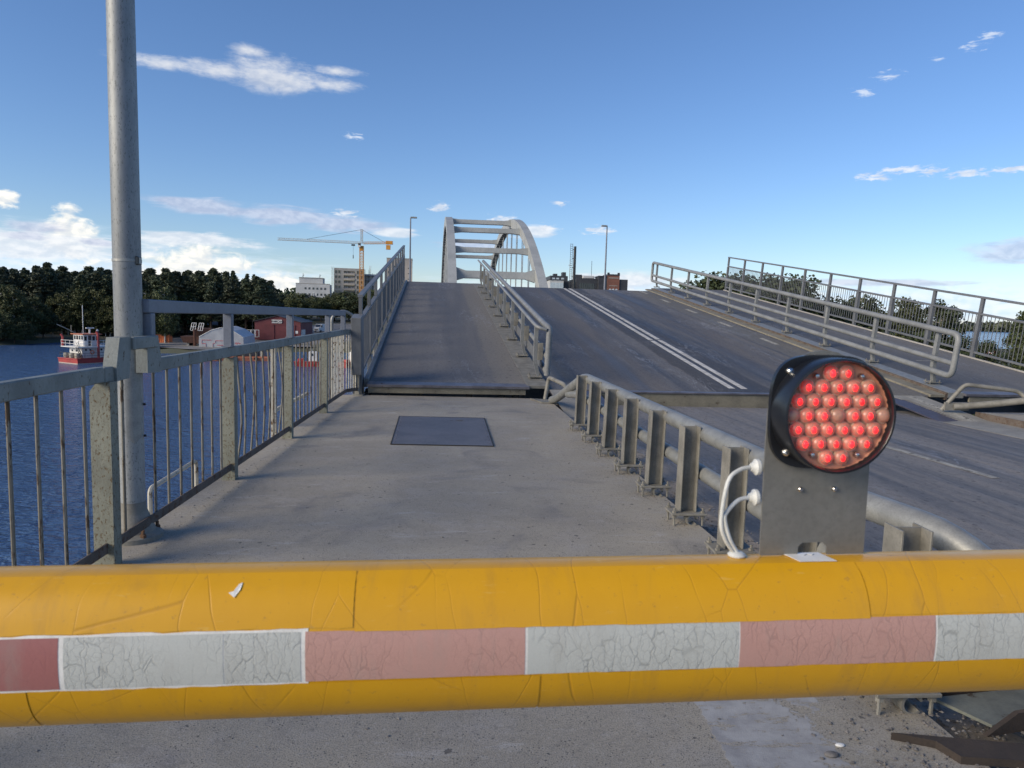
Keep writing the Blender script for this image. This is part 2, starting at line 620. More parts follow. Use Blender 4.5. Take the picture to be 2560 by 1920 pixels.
def mat_leaf(name, c1, c2, c3):
    m, N, b = pbsdf(name)
    oi = N.new('ShaderNodeObjectInfo')
    tc = N.new('ShaderNodeTexCoord')
    n = N.noise(tc.outputs['Object'], 0.9, 3, 0.6)
    c = N.mix(N.step(n, 0.35, 0.65), c1, c2)
    c = N.mix(N.math('MULTIPLY', oi.outputs['Random'], 0.7), c, c3)
    geo = N.new('ShaderNodeNewGeometry')
    c = N.mix(N.math('MULTIPLY', geo.outputs['Random Per Island'], 0.5), c, tuple(q * 0.55 for q in c1))
    N.set(b.inputs['Base Color'], c)
    b.inputs['Roughness'].default_value = 0.6
    b.inputs['Specular IOR Level'].default_value = 0.3
    b.inputs['Subsurface Weight'].default_value = 0.0
    return m


def mat_yellow():
    m, N, b = pbsdf('yellow_vinyl')
    tc = N.new('ShaderNodeTexCoord')
    v = tc.outputs['Object']
    wob = N.noise(v, 3.0, 3, 0.5)
    wv = N.vmath('ADD', v, N.vmath('MULTIPLY', tc.outputs['Object'], (0, 0, 0)))
    nx = N.new('ShaderNodeCombineXYZ')
    N.set(nx.inputs[0], N.math('MULTIPLY', wob, 0.09))
    N.set(nx.inputs[2], N.math('MULTIPLY', wob, 0.05))
    wv = N.vmath('ADD', v, nx.outputs[0])
    e1 = N.voro(N.vmath('MULTIPLY', wv, (1.0, 0.25, 0.30)), 9.0, 'DISTANCE_TO_EDGE')
    e2 = N.voro(N.vmath('MULTIPLY', wv, (1.0, 0.4, 0.75)), 5.5, 'DISTANCE_TO_EDGE')
    where = N.step(N.noise(v, 4.0, 3), 0.46, 0.60)
    cr = N.math('MAXIMUM', N.math('MULTIPLY', N.step(e1, 0.001, 0.009, 1.0, 0.0), where), N.math('MULTIPLY', N.step(e2, 0.001, 0.005, 1.0, 0.0), N.math('SUBTRACT', 1.0, where)))
    c = N.mix(N.noise(v, 12, 4), (0.60, 0.300, 0.004), (0.67, 0.350, 0.008))
    c = N.mix(N.math('MULTIPLY', N.step(N.noise(v, 2.2, 5), 0.48, 0.75), 0.30), c, (0.62, 0.31, 0.018))
    gr = N.noise(N.vmath('MULTIPLY', v, (2.6, 1.0, 0.55)), 6, 8, 0.72, 0.6)
    c = N.mix(N.math('MULTIPLY', N.step(gr, 0.50, 0.74), 0.40), c, (0.40, 0.215, 0.035))
    sp = N.noise(v, 90, 3, 0.7)
    c = N.mix(N.math('MULTIPLY', N.step(sp, 0.64, 0.70), 0.45), c, (0.33, 0.18, 0.04))
    scr = N.noise(N.vmath('MULTIPLY', v, (1.0, 1.0, 9.0)), 16, 5, 0.7)
    c = N.mix(N.math('MULTIPLY', N.step(scr, 0.63, 0.70), 0.22), c, (0.74, 0.52, 0.16))
    c = N.mix(N.math('MULTIPLY', cr, 0.36), c, (0.33, 0.155, 0.012))
    N.set(b.inputs['Base Color'], c)
    N.set(b.inputs['Roughness'], N.step(N.noise(v, 7, 4), 0.3, 0.7, 0.36, 0.50))
    b.inputs['Specular IOR Level'].default_value = 0.32
    b.inputs['Coat Weight'].default_value = 0.30
    b.inputs['Coat Roughness'].default_value = 0.12
    bump(N, b, N.math('ADD', N.math('MULTIPLY', cr, -1.0), N.math('MULTIPLY', N.noise(v, 26, 3), 0.7)), 0.25, 0.002)
    return m


def mat_sticker(name, c1, c2, crack=0.6):
    m, N, b = pbsdf(name)
    v = N.coords((1, 1, 1), True)
    wob = N.noise(v, 14.0, 5, 0.6)
    nx = N.new('ShaderNodeCombineXYZ')
    N.set(nx.inputs[0], N.math('MULTIPLY', wob, 0.05))
    N.set(nx.inputs[2], N.math('MULTIPLY', N.noise(v, 22.0, 4), 0.04))
    wv = N.vmath('ADD', v, nx.outputs[0])
    e1 = N.voro(N.vmath('MULTIPLY', wv, (1.0, 0.3, 0.30)), 58.0, 'DISTANCE_TO_EDGE')
    e2 = N.voro(N.vmath('MULTIPLY', wv, (1.0, 0.4, 0.85)), 95.0, 'DISTANCE_TO_EDGE')
    dens = N.step(N.noise(v, 9.0, 4), 0.34, 0.54)
    cr = N.math('MULTIPLY', N.step(e1, 0.004, 0.042, 1.0, 0.0), dens)
    cr2 = N.math('MULTIPLY', N.step(e2, 0.0, 0.08, 1.0, 0.0), N.math('MULTIPLY', dens, 0.45))
    cr = N.math('MULTIPLY', N.math('MAXIMUM', cr, cr2), crack)
    fine = N.noise(v, 420, 2)
    c = N.mix(N.noise(v, 6, 4), c1, c2)
    c = N.mix(N.math('MULTIPLY', fine, 0.18), c, tuple(q * 0.7 for q in c1))
    c = N.mix(N.math('MULTIPLY', cr, 0.62), c, tuple(q * 0.38 for q in c2))
    cell = N.voro(v, 330, 'DISTANCE_TO_EDGE')
    c = N.mix(N.math('MULTIPLY', N.step(cell, 0.02, 0.12, 1.0, 0.0), 0.14), c, tuple(q * 0.6 for q in c2))
    dirt = N.noise(N.vmath('MULTIPLY', v, (3.0, 1.0, 0.8)), 5, 7, 0.7)
    c = N.mix(N.math('MULTIPLY', N.step(dirt, 0.50, 0.72), 0.32), c, (0.30, 0.28, 0.24))
    N.set(b.inputs['Base Color'], c)
    b.inputs['Roughness'].default_value = 0.42
    b.inputs['Sheen Weight'].default_value = 0.15
    bump(N, b, N.math('MULTIPLY', cr, -1.0), 0.35, 0.0016)
    return m


def mat_glow(name, colr, strength):
    m, N, b = pbsdf(name)
    b.inputs['Base Color'].default_value = (0.4, 0.02, 0.02, 1)
    b.inputs['Emission Color'].default_value = col4(colr)
    oi = N.new('ShaderNodeObjectInfo')
    N.set(b.inputs['Emission Strength'], N.math('MULTIPLY_ADD', oi.outputs['Random'], strength * 0.9, strength * 0.55))
    b.inputs['Roughness'].default_value = 0.3
    return m


def mat_lens(name):
    m, N, b = pbsdf(name)
    b.inputs['Base Color'].default_value = (0.80, 0.50, 0.37, 1)
    b.inputs['Roughness'].default_value = 0.30
    b.inputs['IOR'].default_value = 1.45
    b.inputs['Transmission Weight'].default_value = 0.62
    b.inputs['Coat Weight'].default_value = 0.15
    b.inputs['Coat Roughness'].default_value = 0.08
    return m


M['pave'] = mat_pavement()
M['road'] = mat_asphalt('worn_asphalt', base=(0.105, 0.101, 0.098), tan=(0.27, 0.24, 0.205), tanamt=0.8, wet=0.30)
M['leafroad'] = mat_asphalt('bridge_asphalt', base=(0.072, 0.072, 0.075), tan=(0.165, 0.150, 0.132), tanamt=0.55, wet=0.34,
                            band=[(6.35, 7.55, (0.040, 0.043, 0.052), 0.8), (4.6, 5.6, (0.135, 0.118, 0.102), 0.5), (9.7, 10.5, (0.17, 0.155, 0.125), 0.7),
                                  (3.1, 3.9, (0.16, 0.15, 0.13), 0.5), (8.2, 9.2, (0.10, 0.092, 0.09), 0.4)])
M['leafwalk'] = mat_asphalt('walkway_coating', base=(0.118, 0.115, 0.112), tan=(0.175, 0.168, 0.158), tanamt=0.28, wet=0.15, band=[(2.25, 2.95, (0.22, 0.20, 0.165), 0.55)], lanes=(1.05, 1.4))
M['water'] = mat_water()
M['galv'] = mat_simple('galvanised_steel', (0.32, 0.325, 0.305), (0.235, 0.24, 0.23), rough=0.5, metal=0.35, scale=9, bstr=0.12, speck=0.25, speckc=(0.16, 0.16, 0.15), spscale=60)
M['galvdirty'] = mat_simple('dusty_galvanised_steel', (0.265, 0.255, 0.222), (0.175, 0.168, 0.145), rough=0.66, metal=0.2, scale=6, bstr=0.2, rust=0.12, rustc=(0.12, 0.085, 0.05))
M['pole'] = mat_simple('speckled_zinc_pole', (0.34, 0.355, 0.35), (0.225, 0.24, 0.245), rough=0.55, metal=0.3, scale=2.6, bstr=0.2, speck=0.65, speckc=(0.085, 0.09, 0.09), spscale=120, stretch=(1, 1, 0.35))
M['oldpaint'] = mat_simple('weathered_grey_green_paint', (0.225, 0.245, 0.228), (0.155, 0.17, 0.16), rough=0.55, scale=5, bstr=0.3, rust=0.36, rustc=(0.12, 0.085, 0.05), rscale=32, stretch=(1, 1, 0.6), speck=0.3, speckc=(0.10, 0.08, 0.06), spscale=150)
M['oldpost'] = mat_simple('blistered_green_paint', (0.255, 0.262, 0.205), (0.185, 0.19, 0.15), rough=0.6, scale=4, bstr=0.5, rust=0.50, rustc=(0.155, 0.11, 0.055), rscale=75, stretch=(1, 1, 0.6), speck=0.5, speckc=(0.13, 0.09, 0.045), spscale=170)
M['bal'] = mat_simple('rusty_baluster_paint', (0.22, 0.21, 0.175), (0.15, 0.135, 0.105), rough=0.7, scale=9, bstr=0.4, rust=0.55, rustc=(0.105, 0.07, 0.042), rscale=26, stretch=(1, 1, 0.3))
M['cream'] = mat_simple('chipped_cream_paint', (0.50, 0.48, 0.40), (0.38, 0.36, 0.30), rough=0.6, scale=5, rust=0.5, rustc=(0.19, 0.12, 0.06), rscale=20)
M['rustbar'] = mat_simple('rusted_flat_bar', (0.135, 0.11, 0.09), (0.085, 0.066, 0.052), rough=0.85, scale=5, bstr=0.5, rust=0.5, rustc=(0.11, 0.055, 0.03), rscale=18)
M['rust'] = mat_simple('rusted_steel', (0.16, 0.085, 0.045), (0.085, 0.05, 0.03), rough=0.9, scale=4, bstr=0.5)
M['newgrey'] = mat_simple('blue_grey_paint', (0.165, 0.185, 0.225), (0.135, 0.15, 0.185), rough=0.45, scale=3, speck=0.12, spscale=50)
M['leafgrey'] = mat_simple('grey_steel_paint', (0.150, 0.160, 0.172), (0.115, 0.122, 0.132), rough=0.5, scale=3, rust=0.08)  # grey darkened so the railings look backlit; girders share it
M['leafrail'] = mat_simple('light_grey_steel_paint', (0.235, 0.245, 0.245), (0.17, 0.178, 0.178), rough=0.5, scale=3, rust=0.1)
M['steelwear'] = mat_simple('worn_steel_plate', (0.215, 0.21, 0.235), (0.135, 0.13, 0.145), rough=0.42, metal=0.45, scale=4, bstr=0.15, rust=0.25, rustc=(0.13, 0.08, 0.05))
M['hatch'] = mat_simple('dark_steel_hatch', (0.165, 0.160, 0.170), (0.125, 0.122, 0.132), rough=0.55, metal=0.2, scale=2.5, bstr=0.25, speck=0.55, speckc=(0.03, 0.03, 0.035), spscale=45, rust=0.22, rustc=(0.17, 0.155, 0.14), rscale=3.0)
M['beamtan'] = mat_simple('dusty_beam_paint', (0.24, 0.22, 0.165), (0.17, 0.155, 0.12), rough=0.7, scale=3, rust=0.3, rustc=(0.10, 0.075, 0.05))
M['tanplate'] = mat_simple('dusty_apron_plate', (0.30, 0.288, 0.25), (0.225, 0.216, 0.19), rough=0.75, scale=3, bstr=0.3, speck=0.3, speckc=(0.1, 0.1, 0.09), spscale=40)
M['purple'] = mat_simple('scoured_steel', (0.105, 0.10, 0.135), (0.075, 0.072, 0.10), rough=0.45, metal=0.4, scale=4, rust=0.15)
M['dark'] = mat_simple('near_black_steel', (0.035, 0.033, 0.03), (0.02, 0.02, 0.02), rough=0.8)  # plain near-black tone for hatch frame, door screws and bearing stubs
M['palegreen'] = mat_simple('pale_green_steel', (0.42, 0.46, 0.40), (0.30, 0.34, 0.30), rough=0.55, scale=1.5, rust=0.15)
M['shoerust'] = mat_simple('dark_old_rust', (0.062, 0.046, 0.035), (0.042, 0.033, 0.027), rough=0.9, scale=8, bstr=0.5)
M['shoeplate'] = mat_simple('shaded_stained_plate', (0.17, 0.18, 0.15), (0.11, 0.115, 0.10), rough=0.75, scale=5, rust=0.3, rustc=(0.07, 0.05, 0.03))  # pale green darkened for the shade under the boom, plus rust stains
M['white'] = mat_simple('white_paint', (0.74, 0.74, 0.72), (0.60, 0.60, 0.58), rough=0.5, scale=2)
M['line'] = mat_simple('worn_line_paint', (0.62, 0.60, 0.55), (0.40, 0.385, 0.35), rough=0.75, scale=5, rust=0.25, rustc=(0.14, 0.13, 0.125), rscale=14)
M['linefaint'] = mat_simple('faded_line_paint', (0.40, 0.385, 0.33), (0.27, 0.26, 0.23), rough=0.8, scale=5, rust=0.5, rustc=(0.15, 0.14, 0.12), rscale=12)
M['yellow'] = mat_yellow()
M['swhite'] = mat_sticker('white_reflective_film', (0.555, 0.57, 0.525), (0.47, 0.485, 0.45), 0.8)
M['spink'] = mat_sticker('faded_red_reflective_film', (0.55, 0.325, 0.268), (0.48, 0.262, 0.218), 0.45)
M['sred'] = mat_sticker('red_reflective_film', (0.37, 0.145, 0.13), (0.32, 0.115, 0.108), 0.15)
M['chalk'] = mat_simple('white_film_backing', (0.80, 0.79, 0.74), (0.68, 0.67, 0.62), rough=0.6, scale=20)
M['black'] = mat_simple('black_plastic', (0.012, 0.013, 0.016), (0.008, 0.009, 0.011), rough=0.28, scale=4, spec=0.6)
M['bracket'] = mat_simple('brushed_aluminium_plate', (0.25, 0.245, 0.22), (0.20, 0.195, 0.175), rough=0.42, metal=0.4, scale=5, speck=0.15, speckc=(0.12, 0.11, 0.10), spscale=90)
M['chrome'] = mat_simple('bright_steel_screw', (0.72, 0.70, 0.66), (0.6, 0.58, 0.55), rough=0.22, metal=1.0, scale=8)
M['cable'] = mat_simple('white_cable', (0.62, 0.63, 0.60), (0.48, 0.49, 0.46), rough=0.5, scale=30)
M['lensback'] = mat_simple('amber_reflector', (0.55, 0.27, 0.18), (0.43, 0.20, 0.13), rough=0.5, scale=30)
M['lensring'] = mat_simple('pale_amber_ring', (0.70, 0.50, 0.36), (0.58, 0.40, 0.28), rough=0.4, scale=40)
M['lens'] = mat_lens('clear_lens')
M['led'] = mat_glow('red_led', (1.0, 0.006, 0.009), 2.8)
M['arch'] = mat_simple('arch_paint', (0.37, 0.385, 0.375), (0.29, 0.305, 0.30), rough=0.55, scale=0.35, stretch=(1, 1, 0.5), bstr=0.0)
M['stone'] = mat_simple('gravel_stone', (0.22, 0.205, 0.19), (0.10, 0.095, 0.09), rough=0.85, scale=30)
M['dustsand'] = mat_simple('swept_grit', (0.30, 0.265, 0.225), (0.17, 0.152, 0.132), rough=0.95, scale=12, bstr=0.6, speck=0.5, speckc=(0.06, 0.055, 0.05), spscale=70)
M['pineleaf'] = mat_leaf('pine_needles', (0.064, 0.086, 0.050), (0.096, 0.118, 0.060), (0.078, 0.084, 0.056))
M['leafA'] = mat_leaf('birch_leaves', (0.060, 0.082, 0.034), (0.095, 0.115, 0.045), (0.090, 0.092, 0.038))
M['leafB'] = mat_leaf('willow_leaves', (0.055, 0.085, 0.030), (0.080, 0.115, 0.042), (0.050, 0.075, 0.030))
M['leafC'] = mat_leaf('alder_leaves', (0.050, 0.068, 0.030), (0.075, 0.096, 0.042), (0.042, 0.056, 0.030))
M['bark'] = mat_simple('bark', (0.11, 0.075, 0.05), (0.06, 0.045, 0.035), rough=0.9, scale=4, bstr=0.4)
M['birchbark'] = mat_simple('birch_bark', (0.55, 0.53, 0.48), (0.30, 0.29, 0.27), rough=0.8, scale=5, rust=0.3, rustc=(0.05, 0.045, 0.04))
M['land'] = mat_simple('shore_ground', (0.075, 0.085, 0.045), (0.13, 0.12, 0.09), rough=0.95, scale=0.06, bstr=0.3, rand=False)
M['yard'] = mat_simple('yard_gravel', (0.22, 0.215, 0.205), (0.16, 0.155, 0.145), rough=0.95, scale=0.2)
M['redwall'] = mat_simple('dark_red_cladding', (0.150, 0.034, 0.040), (0.115, 0.028, 0.033), rough=0.7, scale=0.8)
M['roofdark'] = mat_simple('dark_roof_sheet', (0.050, 0.054, 0.065), (0.035, 0.037, 0.045), rough=0.6, scale=0.7)
M['tarp'] = mat_simple('white_tarpaulin', (0.56, 0.585, 0.62), (0.46, 0.485, 0.52), rough=0.45, scale=0.6)
M['tarpgrey'] = mat_simple('shaded_tarp_grey_roof', (0.48, 0.49, 0.50), (0.38, 0.39, 0.41), rough=0.5, scale=0.6)  # shade of the tent front put into this grey; also real grey roofs
M['bargerust'] = mat_simple('dark_red_brown_rust', (0.085, 0.036, 0.024), (0.055, 0.026, 0.020), rough=0.9, scale=0.8)
M['orange'] = mat_simple('orange_container_paint', (0.80, 0.22, 0.07), (0.68, 0.17, 0.055), rough=0.6, scale=0.8)
M['hullred'] = mat_simple('red_hull_paint', (0.44, 0.058, 0.05), (0.32, 0.042, 0.038), rough=0.5, scale=0.9, rust=0.15)
M['hullorange'] = mat_simple('faded_orange_hull', (0.50, 0.17, 0.085), (0.38, 0.13, 0.07), rough=0.6, scale=0.7, rust=0.2)
M['cabin'] = mat_simple('white_cabin_paint', (0.72, 0.72, 0.70), (0.62, 0.62, 0.60), rough=0.45, scale=0.8)
M['glassdark'] = mat_simple('dark_window_glass', (0.02, 0.025, 0.03), (0.03, 0.035, 0.042), rough=0.08, spec=0.8, scale=0.5)
M['glasspale'] = mat_simple('pale_sky_glazing', (0.50, 0.58, 0.63), (0.42, 0.50, 0.56), rough=0.1, spec=0.8, scale=0.3)
M['concrete'] = mat_simple('precast_concrete', (0.40, 0.385, 0.35), (0.32, 0.305, 0.28), rough=0.8, scale=0.2)
M['balconyslab'] = mat_simple('balcony_slab', (0.50, 0.46, 0.33), (0.40, 0.37, 0.27), rough=0.8, scale=0.3)
M['offwhite'] = mat_simple('pale_grey_facade', (0.52, 0.535, 0.54), (0.44, 0.455, 0.46), rough=0.7, scale=0.2)
M['beige'] = mat_simple('beige_facade', (0.46, 0.41, 0.36), (0.40, 0.355, 0.31), rough=0.8, scale=0.1)
M['anthracite'] = mat_simple('anthracite_cladding', (0.050, 0.053, 0.060), (0.038, 0.040, 0.046), rough=0.5, scale=0.3)
M['brick'] = mat_simple('red_brick', (0.215, 0.095, 0.068), (0.165, 0.075, 0.055), rough=0.85, scale=1.2)
M['cranegrey'] = mat_simple('crane_white_paint', (0.55, 0.53, 0.47), (0.42, 0.40, 0.36), rough=0.5, scale=0.4)
M['craneyel'] = mat_simple('crane_yellow_paint', (0.60, 0.27, 0.035), (0.48, 0.21, 0.03), rough=0.5, scale=0.4)
M['signred'] = mat_simple('sign_red', (0.50, 0.04, 0.045), (0.42, 0.03, 0.035), rough=0.5)
M['print'] = mat_simple('black_print', (0.02, 0.02, 0.02), (0.02, 0.02, 0.02), rough=0.6)
M['graffiti'] = mat_simple('red_spray_paint', (0.55, 0.10, 0.12), (0.50, 0.09, 0.10), rough=0.6)


# ================================================================== THE NEAR BRIDGE DECK
def gx(y):
    """line of the guard rail posts along the footway edge"""
    return 1.64 - 0.034 * (y - 5.0)


mb = MB()
edge = [(gx(y) + 0.085, y) for y in (-6, 0, 4, 8, 11.9)]
mb.prism([(-2.13, -6.0)] + edge + [(1.50, 12.30), (1.20, 12.40), (-1.80, 12.42), (-2.13, 12.36)], -0.55, 0.0)
struct('pavement', mb, M['pave'], smooth=False)
mb = MB()
mb.prism([(1.55, -6), (9.0, -6), (8.95, 12.0), (8.5, 12.52), (1.40, 12.52), (1.40, 12.0)], -0.55, -0.104)
struct('road', mb, M['road'], smooth=False)
mb = MB()
mb.prism([(9.004, -6), (13.2, -6), (13.0, 11.9), (8.93, 11.75)], -0.55, 0.0)
rp = struct('pavement', mb, M['pave'], smooth=False)
mb = MB()
mb.bar((8.985, -6, -0.05), (8.925, 11.74, -0.05), 0.025, 0.115)
obj('kerb_angle', mb, M['rustbar'], rp)
# faded lane line on the near road
mb = MB()
mb.prism([(5.44, 9.1), (5.54, 9.1), (5.70, 7.05), (5.60, 7.05)], -0.100, -0.0985)
obj('lane_line', mb, M['linefaint'], bpy.data.objects['road'], smooth=False)
mb = MB()
mb.prism([(8.30, 10.1), (8.36, 10.1), (8.66, 10.9), (8.62, 10.9)], -0.100, -0.0985)
obj('edge_line', mb, M['linefaint'], bpy.data.objects['road'], smooth=False)
# pale concrete gutter that carries on from the serrated plate
mb = MB()
mb.prism([(7.90, 11.1), (8.88, 11.6), (8.93, 6.0), (8.36, 6.0)], -0.1015, -0.0975)
obj('gutter_strip', mb, M['tanplate'], bpy.data.objects['road'], smooth=False)
# grit swept along the kerb
mb = MB()
L = []
Rr = []
for i in range(40):
    y = 2.2 + i * 0.19
    L.append((gx(y) + 0.087, y))
    Rr.append((gx(y) + 0.42 + 0.16 * sin(i * 1.7) * rnd.random() + 0.14 * rnd.random(), y))
nL = len(L)
vs = [(p[0], p[1], -0.094) for p in L] + [(p[0], p[1], -0.1025) for p in Rr]
mb.add(vs, [(i, nL + i, nL + i + 1, i + 1) for i in range(nL - 1)])
tag(obj('kerb_grit', mb, M['dustsand']), 'grey grit swept along the kerb behind the guard rail', 'grit', kind='stuff')


def stones(name, items, label):
    mb = MB()
    base = [(1, 0, 0), (-1, 0, 0), (0, 1, 0), (0, -1, 0), (0, 0, 1), (0, 0, -0.4), (0.6, 0.6, 0.4), (-0.6, -0.55, 0.45)]
    fs = [(0, 2, 6), (2, 4, 6), (4, 0, 6), (1, 3, 7), (3, 4, 7), (4, 1, 7), (2, 1, 4), (3, 0, 4), (2, 0, 5), (1, 2, 5), (3, 1, 5), (0, 3, 5)]
    for (x, y, z, s) in items:
        a = rnd.random() * 6.28
        ca, sa = cos(a), sin(a)
        kx, ky, kz = s * rnd.uniform(0.6, 1.2), s * rnd.uniform(0.6, 1.2), s * rnd.uniform(0.4, 0.8)
        vs = []
        for (p, q, r) in base:
            p *= kx
            q *= ky
            vs.append((x + p * ca - q * sa, y + p * sa + q * ca, z + r * kz + kz * 0.25))
        mb.add(vs, fs)
    return tag(obj(name, mb, M['stone'], smooth=False), label, 'gravel', kind='stuff')


it = []
for i in range(2600):
    y = 2.3 + rnd.random() ** 1.3 * 7.4
    it.append((gx(y) + 0.10 + abs(rnd.gauss(0, 0.17)), y, -0.098, rnd.uniform(0.003, 0.013)))
for i in range(420):
    it.append((rnd.uniform(-1.9, 1.5), 1.8 + rnd.random() ** 1.2 * 10.4, 0.0, rnd.uniform(0.003, 0.009)))
for k in range(9):
    y0 = 9.05 - 0.81 * k
    for i in range(60):
        it.append((gx(y0) - abs(rnd.gauss(0.02, 0.09)), y0 + rnd.gauss(0, 0.13), 0.0, rnd.uniform(0.002, 0.007)))
for i in range(260):
    y = 3.2 + rnd.random() * 8.8
    it.append((-2.0 + abs(rnd.gauss(0, 0.14)), y, 0.0, rnd.uniform(0.003, 0.009)))
for i in range(420):
    it.append((rnd.gauss(1.75, 0.22), rnd.gauss(2.25, 0.2), 0.0, rnd.uniform(0.003, 0.012)))
for i in range(260):
    it.append((rnd.uniform(1.9, 8.6), rnd.uniform(3, 12.2), -0.102, rnd.uniform(0.004, 0.010)))
stones('gravel', it, 'loose grey gravel scattered over the footway and along its kerb')
# two pale stones lying near the barrier foot
for nm, p, s, mt, lb in (('pebble', (1.30, 2.245, 0.0), 0.018, 'stone', 'round dark pebble on the worn white paint under the barrier'),
                         ('pebble', (1.36, 2.30, 0.0), 0.012, 'chalk', 'small pale pebble on the worn white paint beside the dark one')):
    mb = MB()
    mb.lathe([(0.2 * s, 0.0), (0.85 * s, 0.1 * s), (s, 0.35 * s), (0.85 * s, 0.62 * s), (0.4 * s, 0.8 * s)], 12)
    for i in range(len(mb.v)):
        q = mb.v[i]
        mb.v[i] = (p[0] + q[0] * 1.5, p[1] + q[1] * (0.8 + 0.1 * sin(i)), p[2] + q[2])
    tag(obj(nm, mb, M[mt]), lb, 'pebble')

# steel hatch in the footway
hat = thing('hatch_cover', 'dark steel hatch plate set flush in the concrete footway', 'hatch', (-0.27, 8.9, 0.0))
hp = [(-0.80 + 0.27, 7.85 - 8.9), (0.34 + 0.27, 7.83 - 8.9), (0.29 + 0.27, 9.92 - 8.9), (-0.90 + 0.27, 9.95 - 8.9)]
mb = MB()
mb.prism(hp, 0.004, 0.009)
obj('plate', mb, M['hatch'], hat, smooth=False)
mb = MB()
for i in range(4):
    a, b2 = hp[i], hp[(i + 1) % 4]
    mb.bar((a[0], a[1], 0.0062), (b2[0], b2[1], 0.0062), 0.013, 0.010)
obj('frame', mb, M['dark'], hat)
for (a, b2) in ((hp[0], hp[3]), (hp[1], hp[2])):
    for k in range(9):
        t = (k + 0.5) / 9
        mb = MB()
        mb.lathe([(0.012, 0), (0.012, 0.004), (0.007, 0.007)], 8)
        xx = a[0] + (b2[0] - a[0]) * t
        xx += 0.035 if a[0] < 0 else -0.035
        obj('rivet', mb, M['steelwear'], hat, loc=(xx, a[1] + (b2[1] - a[1]) * t, 0.0085))

# ------------------------------------------------------------------ street lamp post beside the railing
lp = thing('lamp_post', 'tall speckled galvanised lamp post rising beside the weathered railing', 'lamp post', (-2.085, 4.56, 0.0))
mb = MB()
mb.lathe([(0.072, 0.0), (0.072, 1.23), (0.080, 1.27), (0.079, 2.6), (0.066, 6.0), (0.05, 9.0)], 32)
obj('pole', mb, M['pole'], lp)
mb = MB()
# rounded access door wrapped on the lower pole
for (zz0, zz1, hw) in ((0.62, 1.22, 0.62),):
    n = 12
    prof = []
    vs = []
    fs = []
    rows = 16
    for i in range(rows + 1):
        t = i / rows
        z = zz0 + (zz1 - zz0) * t
        w = hw
        e = 0.10
        if t < e:
            w = hw * sqrt(max(0, 1 - ((e - t) / e) ** 2)) * 0.999 + 0.02
        for j in range(n + 1):
            a = -0.62 + (2 * j / n - 1) * w
            vs.append((0.0755 * cos(a - 0.25), 0.0755 * sin(a - 0.25), z))
    for i in range(rows):
        for j in range(n):
            k = i * (n + 1) + j
            fs.append((k, k + 1, k + n + 2, k + n + 1))
    mb.add(vs, fs)
dr = obj('access_door', mb, M['galv'], lp)
for zz in (0.66, 0.86):
    mb = MB()
    mb.lathe([(0.008, 0), (0.008, 0.01), (0.004, 0.013)], 8, Matrix.Rotation(pi / 2, 4, 'Y'))
    obj('screw', mb, M['dark'], dr, loc=(0.0745, 0.01, zz))
mb = MB()
mb.lathe([(0.0, 0.0), (0.17, 0.0), (0.17, 0.03), (0.13, 0.05), (0.10, 0.13), (0.078, 0.19), (0.074, 0.24)], 28)
obj('base_flange', mb, M['galvdirty'], lp)
for k in range(4):
    a = pi / 4 + k * pi / 2
    mb = MB()
    mb.lathe([(0.02, 0.0), (0.02, 0.022), (0.011, 0.024), (0.011, 0.05)], 6)
    obj('anchor_bolt', mb, M['rust'], lp, loc=(0.145 * cos(a), 0.145 * sin(a), 0.03))
mb = MB()
mb.lathe([(0.0805, 1.74), (0.0825, 1.742), (0.0825, 1.756), (0.0805, 1.758)], 28, cap0=False, cap1=False)
bd = obj('clamp_band', mb, M['galv'], lp)
mb = MB()
mb.box(0.066, 0.088, -0.045, 0.005, 1.725, 1.775, 0.004)
obj('label_holder', mb, M['black'], bd)
mb = MB()
mb.box(0.0885, 0.0895, -0.038, -0.004, 1.733, 1.767)
obj('label_plate', mb, M['cream'], bd)
mb = MB()
mb.tube(fillet([(0, 0, 8.9), (0, 0, 9.15), (1.3, 0.1, 9.35)], 0.3, 6), 0.03, 10)
obj('arm', mb, M['pole'], lp)
mb = MB()
mb.box(1.25, 1.85, 0.0, 0.22, 9.30, 9.38, 0.02)
obj('lantern', mb, M['newgrey'], lp)

# ------------------------------------------------------------------ weathered railing on the near deck
rl = thing('railing', 'weathered grey-green steel railing with rusty balusters along the near footway', 'railing', (-2.0, 4.0, 0.0))
RO = Vector((-2.0, 4.0, 0.0))


def rloc(p):
    return (p[0] - RO.x, p[1] - RO.y, p[2])


POSTY = [-0.1, 1.98, 4.06, 6.16, 8.16, 10.2]
me = None
for y in POSTY:
    mb = MB()
    if me is None:
        # flanged channel post with a chamfered head
        mb.prism([(-0.055, -0.03), (0.055, -0.03), (0.055, 1.055), (-0.015, 1.055), (-0.055, 1.00)], -0.045, -0.033,
                 Matrix(((1, 0, 0, 0), (0, 0, 1, 0), (0, 1, 0, 0), (0, 0, 0, 1))))
        mb.box(0.043, 0.055, -0.033, 0.045, -0.03, 1.055, 0.002)
        mb.box(-0.055, -0.043, -0.033, 0.045, -0.03, 1.0, 0.002)
        mb.box(-0.043, 0.043, 0.035, 0.045, -0.03, 1.02)
        me = mb.mesh('post', M['oldpost'])
    obj('post', me, None, rl, loc=rloc((-2.0, y, 0.0)))
# top rail: runs, then steps up and round the lamp post
RW, RH = 0.055, 0.085


def rail_seg(a, b):
    mb = MB()
    mb.bar(a, b, RW, RH, c=0.006)
    return mb


